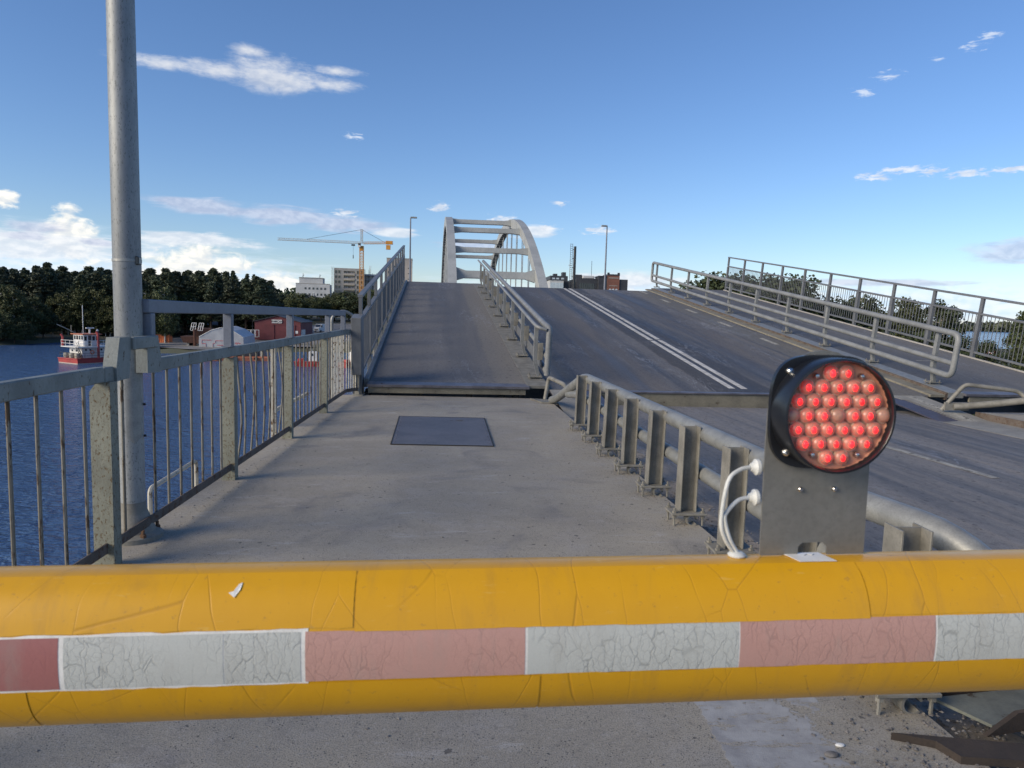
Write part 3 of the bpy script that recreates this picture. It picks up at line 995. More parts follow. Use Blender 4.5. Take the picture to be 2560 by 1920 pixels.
segs = [((-2.0, -1.2, 1.095), (-2.0, 4.02, 1.095)), ((-1.998, 4.023, 1.093), (-1.995, 4.12, 1.092)),
        ((-2.0, 4.70, 1.10), (-2.0, 6.9, 1.10)), ((-2.0, 6.903, 1.10), (-2.0, 9.3, 1.10)), ((-2.0, 9.303, 1.10), (-2.0, 12.02, 1.10))]
for a, b2 in segs:
    o = obj('top_rail', rail_seg(rloc(a), rloc(b2)), M['oldpaint'], rl)
mb = MB()
PA = Matrix(((0, 0, 1, 0), (1, 0, 0, 0), (0, 1, 0, 0), (0, 0, 0, 1)))


def yz_prism(mb, poly, x0, x1):
    """poly in (y,z), extruded along x"""
    n0 = len(mb.v)
    mb.prism(poly, x0, x1, PA)
    return mb


yz_prism(mb, [(0.121, 1.05), (0.27, 1.055), (0.30, 1.215), (0.30, 1.295), (0.165, 1.295), (0.121, 1.137)], -0.030, 0.045)
obj('rail_riser', mb, M['oldpaint'], rl)
mb = MB()
mb.box(0.012, 0.062, 0.302, 0.64, 1.218, 1.292, 0.006)
obj('collar', mb, M['oldpaint'], rl)
mb = MB()
yz_prism(mb, [(0.50, 1.216), (0.50, 1.065), (0.66, 1.055), (0.699, 1.057), (0.699, 1.143), (0.66, 1.29), (0.642, 1.29), (0.642, 1.216)], -0.020, 0.05)
obj('rail_riser', mb, M['oldpaint'], rl)
# short return at the gap in the bridge
mb = MB()
mb.bar(rloc((-2.0, 12.02, 1.10)), rloc((-1.84, 12.36, 1.085)), RW, RH, c=0.006)
obj('top_rail', mb, M['oldpaint'], rl)
mb = MB()
mb.box(0.115, 0.195, 8.32, 8.39, 0.0, 1.12, 0.006)
mb.box(0.08, 0.26, 8.27, 8.41, 0.0, 0.02)
obj('post', mb, M['galvdirty'], rl)
# bottom flat bar
for a, b2 in (((-1.985, -1.2, 0.135), (-1.985, 4.10, 0.115)), ((-1.98, 4.103, 0.115), (-1.98, 8.2, 0.115)), ((-1.98, 8.203, 0.115), (-1.98, 12.0, 0.115)),
              ((-1.98, 12.003, 0.115), (-1.83, 12.34, 0.11))):
    mb = MB()
    mb.bar(rloc(a), rloc(b2), 0.014, 0.06, c=0.003)
    obj('bottom_rail', mb, M['rustbar'], rl)
# balusters: most straight, some knocked bent
mb = MB()
mb.tube([(0, 0, 0.10), (0, 0, 0.58), (0, 0, 1.065)], 0.0095, 8)
me_b = mb.mesh('baluster', M['bal'])
me_c = me_b.copy()
me_c.materials.clear()
me_c.materials.append(M['cream'])
posts = POSTY + [12.0]
ys = []
for i in range(len(posts) - 1):
    a, b2 = posts[i], posts[i + 1]
    n = 10 if i < 5 else 14
    for k in range(1, n):
        ys.append((a + (b2 - a) * k / n, i))
for y, bay in ys:
    if abs(y - 4.56) < 0.09:
        continue
    x = -2.0
    if bay == 3 and 6.3 < y < 7.9:
        mb = MB()
        dx = rnd.uniform(-0.02, 0.05)
        dy = rnd.uniform(-0.045, 0.045)
        kz = rnd.uniform(0.35, 0.65)
        mb.tube(fillet([(0, 0, 0.10), (dx, dy, kz), (0, 0, 1.065)], 0.2, 5), 0.0095, 8)
        obj('baluster', mb, M['bal'], rl, loc=rloc((x, y, 0)))
    else:
        obj('baluster', me_c if y > 10.75 else me_b, None, rl, loc=rloc((x, y, rnd.uniform(-0.004, 0.004))))
for k in range(5):
    t = (k + 0.6) / 5.2
    obj('baluster', me_c, None, rl, loc=rloc((-2.0 + 0.15 * t, 12.02 + 0.33 * t, 0)))

# raised handrail bolted on top of the old railing
ex = thing('raised_handrail', 'blue-grey square steel handrail raised on short posts above the old railing', 'handrail', (-2.0, 4.6, 1.14))


def eloc(p):
    return (p[0] + 2.0, p[1] - 4.6, p[2] - 1.14)


mb = MB()
mb.bar(eloc((-2.0, 4.58, 1.475)), eloc((-2.0, 11.87, 1.41)), 0.06, 0.085, c=0.005)
obj('beam', mb, M['newgrey'], ex)
for y in (4.63, 6.16, 8.28, 10.5, 11.8):
    zt = 1.475 - (y - 4.58) * 0.0089 - 0.043
    mb = MB()
    mb.box(-0.035, 0.035, y - 4.6 - 0.03, y - 4.6 + 0.03, 0.005, zt - 1.14, 0.004)
    po = obj('post', mb, M['newgrey'], ex)
    mb = MB()
    mb.box(-0.04, 0.04, y - 4.6 - 0.075, y - 4.6 + 0.075, 0.003, 0.011, 0.002)
    obj('foot_plate', mb, M['newgrey'], po)

# pipe hoop and pale posts standing outside the railing end
hp_ = thing('pipe_hoop', 'grey bent conduit hoop standing behind the far end of the railing', 'pipe', (-2.36, 12.75, -0.6))
mb = MB()
mb.tube(fillet([(0, 0, -1.0), (0, 0, 1.95), (0.18, 0.1, 2.06), (0.37, 0.2, 1.95), (0.38, 0.2, 1.76)], 0.16, 6), 0.028, 12)
obj('conduit', mb, M['galv'], hp_)
mb = MB()
mb.box(0.32, 0.46, 0.13, 0.27, 1.50, 1.76, 0.01)
obj('junction_box', mb, M['galv'], hp_)
ws = thing('service_frame', 'pale cream service frame of square tube just outside the railing', 'frame', (-2.35, 8.9, 0.0))
mb = MB()
mb.box(-0.03, 0.03, -0.03, 0.03, -0.9, 1.02, 0.003)
obj('upright', mb, M['cream'], ws)
mb = MB()
mb.box(-0.02, 0.02, -0.028, 1.9, 0.18, 0.225, 0.003)
obj('crossbar', mb, M['cream'], ws)
sf = thing('service_frame', 'low rusty cream pipe frame below the railing near the lamp post', 'frame', (-2.28, 5.6, 0.0))
mb = MB()
mb.tube(fillet([(0, -0.35, -0.5), (0, -0.35, 0.14), (0, 0.55, 0.16), (0, 0.55, -0.5)], 0.05, 4), 0.018, 8)
obj('pipe', mb, M['cream'], sf)

# ------------------------------------------------------------------ near guard rail (H posts + two pipes)
gr = thing('guard_rail', 'dusty galvanised guard rail of H-section posts and two pipes along the near kerb', 'guard rail', (1.64, 5.0, 0.0))


def gloc(p):
    return (p[0] - 1.64, p[1] - 5.0, p[2])


mb = MB()
mb.box(-0.062, -0.052, -0.06, 0.06, 0.095, 0.72, 0.002)
mb.box(0.052, 0.062, -0.06, 0.06, 0.095, 0.72, 0.002)
mb.box(-0.052, 0.052, 0.0, 0.008, 0.095, 0.718)
me_post = mb.mesh('post', M['galvdirty'])
mb = MB()
mb.box(-0.13, 0.13, -0.10, 0.10, 0.078, 0.094, 0.003)
me_bp = mb.mesh('base_plate', M['galvdirty'])
mb = MB()
mb.lathe([(0.008, 0.0), (0.008, 0.055), (0.017, 0.056), (0.017, 0.078)], 6)
mb.lathe([(0.017, 0.094), (0.017, 0.108), (0.008, 0.109), (0.008, 0.13)], 6)
me_bolt = mb.mesh('bolt', M['galvdirty'])
mb = MB()
arc = [(0.045 * cos(a), 0.045 * sin(a)) for a in [radians(20 + 300 * i / 14) for i in range(15)]]
arc2 = [(0.034 * cos(a), 0.034 * sin(a)) for a in [radians(20 + 300 * i / 14) for i in range(15)]]
mb.prism(arc + list(reversed(arc2)), -0.035, 0.035, Matrix(((1, 0, 0, 0.03), (0, 0, 1, -0.04), (0, 1, 0, 0.038), (0, 0, 0, 1))))
me_clip = mb.mesh('clip', M['galvdirty'])
GY = [9.05 - 0.81 * k for k in range(9)]
for y in GY:
    p = obj('post', me_post, None, gr, loc=gloc((gx(y), y, 0)))
    p.rotation_euler = (0, radians(rnd.uniform(0.0, 1.6)), radians(rnd.uniform(-2, 2)))
    b_ = obj('base_plate', me_bp, None, gr, loc=gloc((gx(y), y, 0)))
    for sx in (-0.105, 0.105):
        for sy in (-0.075, 0.075):
            obj('bolt', me_bolt, None, b_, loc=(sx, sy, 0))
    obj('clip', me_clip, None, b_)


def gp(y, off, z):
    return gloc((gx(y) + off, y, z))


mb = MB()
top = [(1.47, 11.75, 0.06), (1.52, 11.45, 0.13), (gx(9.35) + 0.115, 9.4, 0.665), (gx(6) + 0.12, 6.0, 0.665), (gx(3.3) + 0.12, 3.3, 0.665), (1.985, 2.56, 0.655), (2.25, 2.36, 0.25), (2.50, 2.25, -0.1)]
mb.tube(fillet([gloc(p) for p in top], 0.28, 6), 0.0635, 20)
obj('top_pipe', mb, M['galv'], gr)
mb = MB()
low = [(gx(10.6) + 0.115, 10.55, 0.30), (gx(9.6) + 0.12, 9.75, 0.385), (gx(6) + 0.125, 6.0, 0.37), (gx(2.9) + 0.12, 2.9, 0.36), (1.99, 2.52, 0.35)]
mb.tube(fillet([gloc(p) for p in low], 0.2, 5), 0.054, 18)
obj('lower_pipe', mb, M['galv'], gr)
mb = MB()
loop = [(1.40, 12.15, 0.02), (1.46, 12.20, 0.40), (1.62, 11.4, 0.36), (1.64, 11.15, 0.30)]
mb.tube(fillet([gloc(p) for p in loop], 0.10, 5), 0.036, 14)
obj('end_pipe', mb, M['galvdirty'], gr)
mb = MB()
mb.prism([gloc((1.15, 12.24, 0))[:2], gloc((1.60, 12.10, 0))[:2], gloc((1.58, 11.70, 0))[:2], gloc((1.30, 11.75, 0))[:2]], 0.006, 0.022)
obj('end_plate', mb, M['galvdirty'], gr)
# steel shoe of the barrier at the kerb end, half buried in grit
ft = thing('steel_shoe', 'rusty steel shoe with upright fins on the gritty footway under the barrier', 'steel shoe', (2.0, 2.45, 0.0))
mb = MB()
mb.prism([(-0.12, 0.11), (0.75, 0.25), (0.75, 0.06), (-0.02, -0.08)], 0.018, 0.030)
obj('plate', mb, M['shoeplate'], ft)
for a, b2, h in (((-0.16, 0.15, 0.0), (0.7, 0.30, 0.0), 0.10), ((-0.06, -0.10, 0.0), (0.7, 0.06, 0.0), 0.075)):
    mb = MB()
    n = Vector((b2[0] - a[0], b2[1] - a[1], 0))
    q = [(0, 0), (n.length, 0), (n.length, h), (0.14, h), (0.0, 0.004)]
    ang = atan2(n.y, n.x)
    R_ = Matrix.Translation(a) @ Matrix.Rotation(ang, 4, 'Z') @ Matrix(((1, 0, 0, 0), (0, 0, 1, 0), (0, 1, 0, 0), (0, 0, 0, 1)))
    mb.prism(q, -0.009, 0.009, R_)
    obj('fin', mb, M['shoerust'], ft)
mb = MB()
mb.prism([(-0.43, -0.115), (-0.30, -0.17), (-0.27, -0.26), (0.5, -0.36), (0.5, -0.25), (0.0, -0.19)], 0.0, 0.028)
obj('toe_plate', mb, M['shoerust'], ft)

# ================================================================== THE LIFTED LEAF
O = Vector((-1.68, 12.5, 0.20))
dv = Vector((-0.85, 18.4, 2.5)).normalized()
lv = Vector((dv.y, -dv.x, 0)).normalized()
nv = lv.cross(dv)
LM = Matrix((lv, dv, nv)).transposed().to_4x4()
LM.translation = O
LEN = 18.6
lf = thing('bridge_leaf', 'lifted bascule bridge leaf with asphalt road and two walkways sloping up', 'bridge leaf', M=LM)


def lpart(name, mb, mat, parent=None, **kw):
    return obj(name, mb, mat, parent or lf, **kw)


mb = MB()
mb.box(0.0, 2.80, 0.14, LEN, -0.06, 0.0)
lpart('walkway', mb, M['leafwalk'], smooth=False)
mb = MB()
mb.box(-0.02, 2.84, -0.10, 0.138, -0.045, 0.003, 0.004)
lpart('end_plate', mb, M['steelwear'])
mb = MB()
mb.box(0.0, 2.78, -0.06, -0.02, -0.16, -0.047, 0.003)
lpart('end_beam', mb, M['beamtan'])
mb = MB()
mb.box(2.803, 3.20, 0.0, LEN, -0.05, 0.006, 0.003)
lpart('kerb_strip', mb, M['galvdirty'])
mb = MB()
mb.box(-0.085, -0.003, 0.10, LEN, -0.10, 0.055, 0.006)
lpart('edge_upstand', mb, M['leafrail'])
mb = MB()
mb.box(3.205, 10.62, 0.05, LEN - 0.1, -0.14, -0.07)
rd = lpart('road_deck', mb, M['leafroad'], smooth=False)
mb = MB()
mb.box(4.12, 9.60, -0.05, 0.045, -0.095, -0.066, 0.003)
lpart('road_end_plate', mb, M['steelwear'])
mb = MB()
mb.box(3.9, 9.70, -0.02, 0.02, -0.36, -0.097, 0.003)
lpart('road_end_beam', mb, M['beamtan'])
for (s0, s1, t0, t1) in ((6.74, 6.86, 0.35, 5.50), (6.74, 6.86, 5.62, LEN - 0.1), (6.98, 7.10, 0.33, 5.62), (6.98, 7.10, 5.74, LEN - 0.1)):
    mb = MB()
    mb.box(s0, s1, t0, t1, -0.069, -0.0665)
    lpart('centre_line', mb, M['line'], rd, smooth=False)
for t0 in (5.4, 8.4, 11.4, 14.35, 17.3):
    mb = MB()
    mb.box(10.12, 10.25, t0, t0 + 1.0, -0.069, -0.0665)
    lpart('edge_dash', mb, M['linefaint'], rd, smooth=False)
# kerb step and right walkway
mb = MB()
mb.box(10.625, 10.93, 0.0, LEN + 0.5, -0.09, -0.035, 0.004)
lpart('gutter_beam', mb, M['beamtan'])
mb = MB()
mb.box(10.933, 10.985, 0.0, LEN + 0.6, -0.14, 0.004, 0.003)
lpart('kerb_face', mb, M['rustbar'])
mb = MB()
mb.box(10.988, 11.32, 0.0, LEN + 0.6, -0.10, 0.008, 0.003)
lpart('kerb_strip', mb, M['galv'])
mb = MB()
mb.box(11.323, 14.38, 0.15, LEN + 0.75, -0.06, 0.0)
lpart('walkway', mb, M['leafwalk'], smooth=False)
mb = MB()
mb.box(11.30, 14.42, -0.08, 0.147, -0.045, 0.004, 0.004)
lpart('end_plate', mb, M['steelwear'])
mb = MB()
mb.box(11.42, 14.30, -0.04, 0.0, -0.17, -0.047, 0.003)
lpart('end_beam', mb, M['beamtan'])
mb = MB()
mb.box(14.383, 14.44, 0.15, LEN + 0.75, -0.10, 0.03, 0.004)
lpart('edge_upstand', mb, M['concrete'])
for (s, t) in ((12.6, 3.2), (12.5, 10.2), (12.7, 13.0)):
    mb = MB()
    mb.box(s, s + 0.5, t, t + 0.06, 0.002, 0.0035)
    lpart('walk_mark', mb, M['linefaint'], smooth=False)
# girders and cross beams beneath
for s in (0.15, 3.6, 10.4, 14.1):
    mb = MB()
    mb.box(s - 0.15, s + 0.15, 0.35, LEN - 0.2, -1.15, -0.17)
    lpart('girder', mb, M['leafgrey'], smooth=False)
for k in range(8):
    mb = MB()
    mb.box(0.31, 13.94, 1.2 + k * 2.35, 1.32 + k * 2.35, -0.75, -0.175)
    lpart('cross_beam', mb, M['leafgrey'], smooth=False)
for s in (-0.02, 1.78, 2.36, 2.62, 0.9):
    mb = MB()
    mb.box(s - 0.05, s + 0.05, 0.0, 0.30, -0.55, -0.165, 0.004)
    lpart('bearing_stub', mb, M['dark'])
mb = MB()
yz_prism(mb, [(-0.08, 0.2), (0.3, 0.2), (0.3, -0.30), (0.15, -0.34), (0.0, -0.28), (-0.08, -0.10)], -0.26, -0.10)
lpart('end_bracket', mb, M['leafgrey'])
# serrated apron plates dipping into the near road
for side in (0, 1):
    s_in = 9.55 if side else 4.10
    s_out = 10.47 if side else 3.22
    sg = 1 if side else -1
    mb = MB()
    a, b2 = sorted((s_in, s_out))
    mb.box(a, b2, -2.75, 0.03, -0.100, -0.078)
    ap = lpart('apron_plate', mb, M['purple'], smooth=False)
    poly = []
    n = 34
    for k in range(n):
        t0 = -0.30 - 2.4 * k / n
        t1 = -0.30 - 2.4 * (k + 0.5) / n
        t2 = -0.30 - 2.4 * (k + 1) / n
        w0 = s_in + sg * (0.34 + 0.06 * (k / n) + rnd.uniform(-0.008, 0.008))
        poly += [(w0 + sg * 0.10, t0 - 0.004), (w0, t0 - 0.012), (w0, t1), (w0 + sg * 0.10, t1 - 0.008)]
    poly = [(s_out, 0.03), (s_in + sg * 0.2, 0.03), (s_in + sg * 0.30, -0.28)] + poly + [(s_out, -2.70)]
    mb = MB()
    mb.prism(poly, -0.076, -0.070)
    lpart('serrated_plate', mb, M['tanplate'], ap, smooth=False)
    if side:
        mb = MB()
        mb.box(10.10, 10.23, -2.0, 0.0, -0.0685, -0.067)
        lpart('edge_dash', mb, M['linefaint'], ap, smooth=False)

# lower machinery frame seen through the gap below the leaf
lfm = thing('machinery_frame', 'pale green steel machinery frame under the gap of the lifted leaf', 'machinery', (0, 14.5, -2.0))
for (x0, x1, y0, y1, z0, z1) in ((-1.2, 2.2, 0.0, 0.25, 0.9, 1.35), (-1.2, 2.2, 2.0, 2.3, 0.5, 1.1), (-1.2, -0.95, 0.26, 1.98, 0.6, 1.0), (0.6, 0.85, 0.26, 1.98, 0.6, 1.0), (1.95, 2.2, 0.26, 1.98, 0.6, 1.0),
                                 (-1.2, 2.2, 4.5, 4.8, 0.2, 0.9)):
    mb = MB()
    mb.box(x0, x1, y0, y1, z0, z1, 0.01)
    obj('frame_beam', mb, M['palegreen'], lfm)
for x in (-0.6, 0.2, 1.3):
    mb = MB()
    mb.bar((x, 0.1, 0.95), (x + 0.45, 0.1, 1.75), 0.09, 0.09)
    obj('brace', mb, M['palegreen'], lfm)

# ------------------------------------------------------------------ railings and guard rails on the leaf
def leaf_railing(label, s, t0, t1, step, out):
    r = thing('railing', label, 'railing', M=LM @ Matrix.Translation((s, t0, 0)))
    L = t1 - t0
    for nm, h, w, hh in (('top_rail', 1.49, 0.09, 0.05), ('middle_rail', 1.085, 0.08, 0.05), ('bottom_rail', 0.13, 0.05, 0.05)):
        mb = MB()
        if nm == 'top_rail':
            mb.box(-w / 2, w / 2, 0.0, L, h - hh / 2, h + hh / 2, 0.004)
        else:
            mb.box(-w / 2, w / 2, 0.052, L - 0.052, h - hh / 2, h + hh / 2, 0.004)
        obj(nm, mb, M['leafgrey'], r)
    mb = MB()
    mb.box(-0.03, 0.03, -0.05, 0.05, 1.112, 1.463, 0.003)
    mb.box(-0.04, 0.04, -0.05, 0.05, -0.35, 1.058, 0.003)
    me = mb.mesh('post', M['leafgrey'])
    n = int(round(L / step))
    for k in range(n + 1):
        obj('post', me, None, r, loc=(0, 0.05 + (L - 0.1) * k / n, 0))
    mb = MB()
    mb.tube([(0, 0, 0.156), (0, 0, 1.058)], 0.0085, 6)
    me = mb.mesh('baluster', M['leafgrey'])
    per = 14
    for k in range(n):
        a = 0.05 + (L - 0.1) * k / n
        w = (L - 0.1) / n
        for j in range(1, per):
            obj('baluster', me, None, r, loc=(0, a + w * j / per, 0))
    return r


ra = leaf_railing('grey steel railing along the left edge of the lifted walkway', -0.15, 0.25, 18.6, 1.72, -1)
mb = MB()
mb.box(-0.11, 0.06, -0.50, -0.03, 0.20, 1.18, 0.006)
obj('end_panel', mb, M['leafgrey'], ra)
leaf_railing('grey steel railing along the right edge of the lifted bridge, against the sky', 14.55, 0.35, 19.5, 1.71, 1)

# guard rail between walkway and road
g1 = thing('guard_rail', 'light grey pipe guard rail between the left walkway and the lifted road', 'guard rail', M=LM @ Matrix.Translation((3.03, 0, 0)))
mb = MB()
mb.box(-0.13, 0.13, -0.10, 0.10, 0.035, 0.050, 0.003)
me_bp2 = mb.mesh('base_plate', M['galvdirty'])
mb = MB()
mb.lathe([(0.008, 0.004), (0.008, 0.03), (0.015, 0.031), (0.015, 0.036)], 6)
mb.lathe([(0.016, 0.050), (0.016, 0.064), (0.008, 0.065), (0.008, 0.09)], 6)
me_bolt2 = mb.mesh('bolt', M['galvdirty'])
Mxz = Matrix(((1, 0, 0, 0), (0, 0, 1, 0), (0, 1, 0, 0), (0, 0, 0, 1)))
mb = MB()
mb.prism([(0.03, 0.05), (0.09, 0.05), (0.02, 0.34), (0.02, 1.0), (-0.05, 1.0), (-0.05, 0.34)], -0.045, 0.045, Mxz)
me_gp = mb.mesh('post', M['leafrail'])
mb = MB()
mb.box(0.025, 0.125, -0.05, 0.05, 0.36, 0.68, 0.005)
me_box = mb.mesh('spacer_box', M['galvdirty'])
for k in range(9):
    t = 0.62 + 2.03 * k
    obj('post', me_gp, None, g1, loc=(0, t, 0))
    b_ = obj('base_plate', me_bp2, None, g1, loc=(0, t, 0))
    for sx in (-0.10, 0.10):
        for sy in (-0.07, 0.07):
            obj('bolt', me_bolt2, None, b_, loc=(sx, sy, 0))
    obj('spacer_box', me_box, None, g1, loc=(0, t, 0))
mb = MB()
mb.tube(fillet([(0.14, 0.40, 0.96), (-0.02, 0.42, 1.0), (-0.05, 0.62, 1.02), (-0.05, 18.2, 1.02)], 0.08, 4), 0.033, 12)
obj('handrail', mb, M['leafrail'], g1)
mb = MB()
mb.tube(fillet([(0.20, 0.45, 0.10), (0.20, 0.42, 0.98), (0.17, 1.0, 0.99), (0.17, 18.3, 0.99)], 0.13, 6), 0.058, 16)
obj('top_pipe', mb, M['leafrail'], g1)
for h in (0.50, 0.22):
    mb = MB()
    mb.tube(fillet([(0.19, 0.42, h - 0.08), (0.17, 0.8, h), (0.17, 18.2, h)], 0.15, 4), 0.045, 14)
    obj('lower_pipe', mb, M['leafrail'], g1)
mb = MB()
mb.bar((0.10, 0.6, 0.30), (0.10, 18.1, 0.30), 0.012, 0.20)
obj('splash_plate', mb, M['leafgrey'], g1)

g2 = thing('guard_rail', 'grey three-pipe guard rail with rounded ends between road and right walkway', 'guard rail', M=LM @ Matrix.Translation((11.17, 0, 0)))
mb = MB()
mb.prism([(0.03, 0.05), (0.09, 0.05), (0.03, 0.36), (0.03, 1.08), (-0.04, 1.08), (-0.04, 0.36)], -0.045, 0.045, Mxz)
me_gp2 = mb.mesh('post', M['leafrail'])
for k in range(10):
    t = 0.78 + 2.06 * k
    obj('post', me_gp2, None, g2, loc=(0, t, 0))
    b_ = obj('base_plate', me_bp2, None, g2, loc=(0.05, t, 0))
    for sx in (-0.10, 0.10):
        for sy in (-0.07, 0.07):
            obj('bolt', me_bolt2, None, b_, loc=(sx, sy, 0))
mb = MB()
mb.tube(fillet([(-0.10, 2.0, 0.30), (-0.10, 0.10, 0.30), (-0.10, 0.10, 1.12), (-0.10, 19.7, 1.12), (-0.10, 19.7, 0.30), (-0.10, 2.0, 0.302)], 0.16, 6), 0.058, 16)
obj('pipe_loop', mb, M['leafrail'], g2)
mb = MB()
mb.tube([(-0.09, 0.12, 0.55), (-0.09, 19.68, 0.55)], 0.05, 14)
obj('middle_pipe', mb, M['leafrail'], g2)

# bent pipe ends of the guard rail on the near right corner
g3 = thing('bent_guard_rail', 'bent galvanised pipe ends of the guard rail at the right deck corner', 'guard rail', (8.7, 11.8, 0.0))
mb = MB()
mb.tube(fillet([(-0.33, 0.05, 0.02), (-0.05, -0.1, 0.49), (0.85, -0.2, 0.40), (0.98, -0.35, 0.22)], 0.09, 5), 0.037, 14)
obj('end_pipe', mb, M['galvdirty'], g3)
mb = MB()
mb.tube([(-0.15, 0.0, 0.08), (0.35, -0.2, 0.16), (1.6, -0.9, 0.46), (2.6, -1.8, 0.66)], 0.058, 16)
obj('top_pipe', mb, M['galvdirty'], g3)
mb = MB()
mb.box(-0.32, 0.12, -0.02, 0.02, 0.02, 0.16, 0.003)
obj('splice_plate', mb, M['galvdirty'], g3)
for i, x in enumerate((0.95, 1.6)):
    mb = MB()
    mb.box(x, x + 0.12, -0.75, -0.63, 0.0, 0.22 + 0.12 * i, 0.004)
    obj('post', mb, M['galvdirty'], g3)

# ================================================================== THE BARRIER
BA = Vector((-0.68, 1.06, 0.985))
BB = Vector((0.97, 1.11, 1.005))
bx_ = (BB - BA).normalized()
by_ = Vector((0, 0, 1)).cross(bx_).normalized()
bz_ = bx_.cross(by_)
BM = Matrix((bx_, by_, bz_)).transposed().to_4x4()
BM.translation = BA
br = thing('barrier_boom', 'yellow barrier boom with white and faded red reflective strips across the footway', 'barrier', M=BM)
PA_, PB_, PE_ = 0.081, 0.1168, 2.15


def bprof(zc, front=True):
    """depth of the boom section at height zc"""
    q = max(0.0, 1 - (abs(zc) / PB_) ** PE_)
    return -PA_ * q ** (1 / PE_) if front else PA_ * q ** (1 / PE_)


ZTOP = 0.1128


def section(n=26):
    zs = []
    for i in range(n + 1):
        a = -pi / 2 + pi * i / n
        zs.append(PB_ * sin(a))
    zs = [z for z in zs if z < ZTOP]
    fr = [(bprof(z), z) for z in zs] + [(bprof(ZTOP), ZTOP)]
    bk = [(bprof(ZTOP, False), ZTOP)] + [(bprof(z, False), z) for z in reversed(zs[1:])]
    return fr + bk


def film(x0, x1, z0, z1, off, mat, name, parent, wob=0.0, nx=None, label=None, wobtop=None):
    """a strip of film following the boom's front between two heights"""
    nx = nx or max(2, int((x1 - x0) / 0.02))
    nz = 7
    vs, fs = [], []
    for i in range(nx + 1):
        x = x0 + (x1 - x0) * i / nx
        d0 = (rnd.random() - 0.5) * wob
        d1 = (rnd.random() - 0.5) * (wob if wobtop is None else wobtop)
        for j in range(nz + 1):
            z = (z0 + d0) + (z1 + d1 - z0 - d0) * j / nz
            y = bprof(z)
            nrm = Vector((0, y / PA_ ** 2, z / PB_ ** 2)).normalized()
            vs.append((x, y + nrm.y * off, z + nrm.z * off))
    for i in range(nx):
        for j in range(nz):
            k = i * (nz + 1) + j
            fs.append((k, k + nz + 1, k + nz + 2, k + 1))
    mb = MB()
    mb.add(vs, fs)
    o = obj(name, mb, mat, parent)
    if label:
        o['label'] = label
    return o


sec = section()
mb = MB()
ns = len(sec)
vs = []
fs = []
xs = [-1.35 + 0.1 * i for i in range(51)]
for x in xs:
    vs += [(x, p[0], p[1]) for p in sec]
for i in range(len(xs) - 1):
    for j in range(ns):
        k = (j + 1) % ns
        fs.append((i * ns + j, i * ns + k, (i + 1) * ns + k, (i + 1) * ns + j))
fs += [tuple(range(ns)), tuple(reversed([(len(xs) - 1) * ns + j for j in range(ns)]))]
mb.add(vs, fs)
mb.f = [tuple(reversed(f)) for f in mb.f]
obj('boom', mb, M['yellow'], br, ang=30)
# pale backing that shows where the films have shrunk apart
film(-0.12, 0.462, -0.0335, 0.0480, 0.0004, M['chalk'], 'film_backing', br, wob=0.004)
for jx in (0.7785, 1.1055, 1.4260):
    film(jx - 0.0022, jx + 0.0022, -0.0300, 0.0440, 0.0005, M['chalk'], 'film_backing', br, wob=0.001, nx=2)
# overlapping yellow films (each wrap is a separate piece)
film(-1.3, 0.076, -0.106, -0.0325, 0.0011, M['yellow'], 'yellow_film', br, wob=0.0008)
film(0.078, 0.80, -0.106, -0.0325, 0.0009, M['yellow'], 'yellow_film', br, wob=0.0022)
film(0.803, 3.0, -0.106, -0.0295, 0.0010, M['yellow'], 'yellow_film', br, wob=0.0022)
film(-1.3, 0.525, 0.0480, ZTOP, 0.0010, M['yellow'], 'yellow_film', br, wob=0.0035, wobtop=0)
film(0.528, 1.3165, 0.0425, ZTOP, 0.0014, M['yellow'], 'yellow_film', br, wob=0.0012, wobtop=0)
film(1.318, 3.0, 0.0470, ZTOP, 0.0008, M['yellow'], 'yellow_film', br, wob=0.0014, wobtop=0)
# reflective strips
for (x0, x1, m_, lb) in ((-1.25, -1.093, 'spink', None), (-1.09, -0.773, 'swhite', None), (-0.77, -0.453, 'spink', None), (-0.45, -0.03, 'swhite', None), (-0.026, 0.1215, 'sred', 'deep red reflective strip'), (0.1285, 0.344, 'swhite', None), (0.3455, 0.4515, 'swhite', None),
                         (0.4580, 0.7765, 'spink', 'faded pink reflective strip'), (0.7805, 1.1045, 'swhite', 'crazed white reflective strip'),
                         (1.1065, 1.4245, 'spink', 'faded pink reflective strip below the lamp'), (1.4275, 1.75, 'swhite', None), (1.753, 2.07, 'spink', None), (2.073, 2.4, 'swhite', None)):
    film(x0, x1, -0.0295, 0.0440, 0.0008, M[m_], 'reflective_strip', br, wob=0.0006, label=lb)
# paper label on the flat top and a flake of white film
mb = MB()
mb.prism([(1.216, 0.021), (1.280, 0.021), (1.290, -0.020), (1.228, -0.020)], ZTOP + 0.0010, ZTOP + 0.0018)
lbp = obj('paper_label', mb, M['white'], br, smooth=False)
mb = MB()
mb.tube([(1.248, 0.006, ZTOP + 0.0021), (1.256, 0.012, ZTOP + 0.0021), (1.262, 0.006, ZTOP + 0.0021), (1.268, 0.012, ZTOP + 0.0021)], 0.0006, 5)
obj('faint_mark', mb, M['galv'], lbp)
mb = MB()
z0_, z1_ = 0.088, 0.1025
pts = [(0.345, 0.094), (0.352, 0.0955), (0.358, 0.103), (0.3625, 0.1045), (0.361, 0.097), (0.3545, 0.0885)]
mb.add([(x, bprof(z) - 0.0022, z + 0.0012) for x, z in pts] + [(x, bprof(z) - 0.0014, z + 0.0008) for x, z in pts],
       [tuple(range(6)), tuple(reversed(range(6, 12)))] + [(i, (i + 1) % 6, 6 + (i + 1) % 6, 6 + i) for i in range(6)])
obj('film_flake', mb, M['chalk'], br, smooth=False)
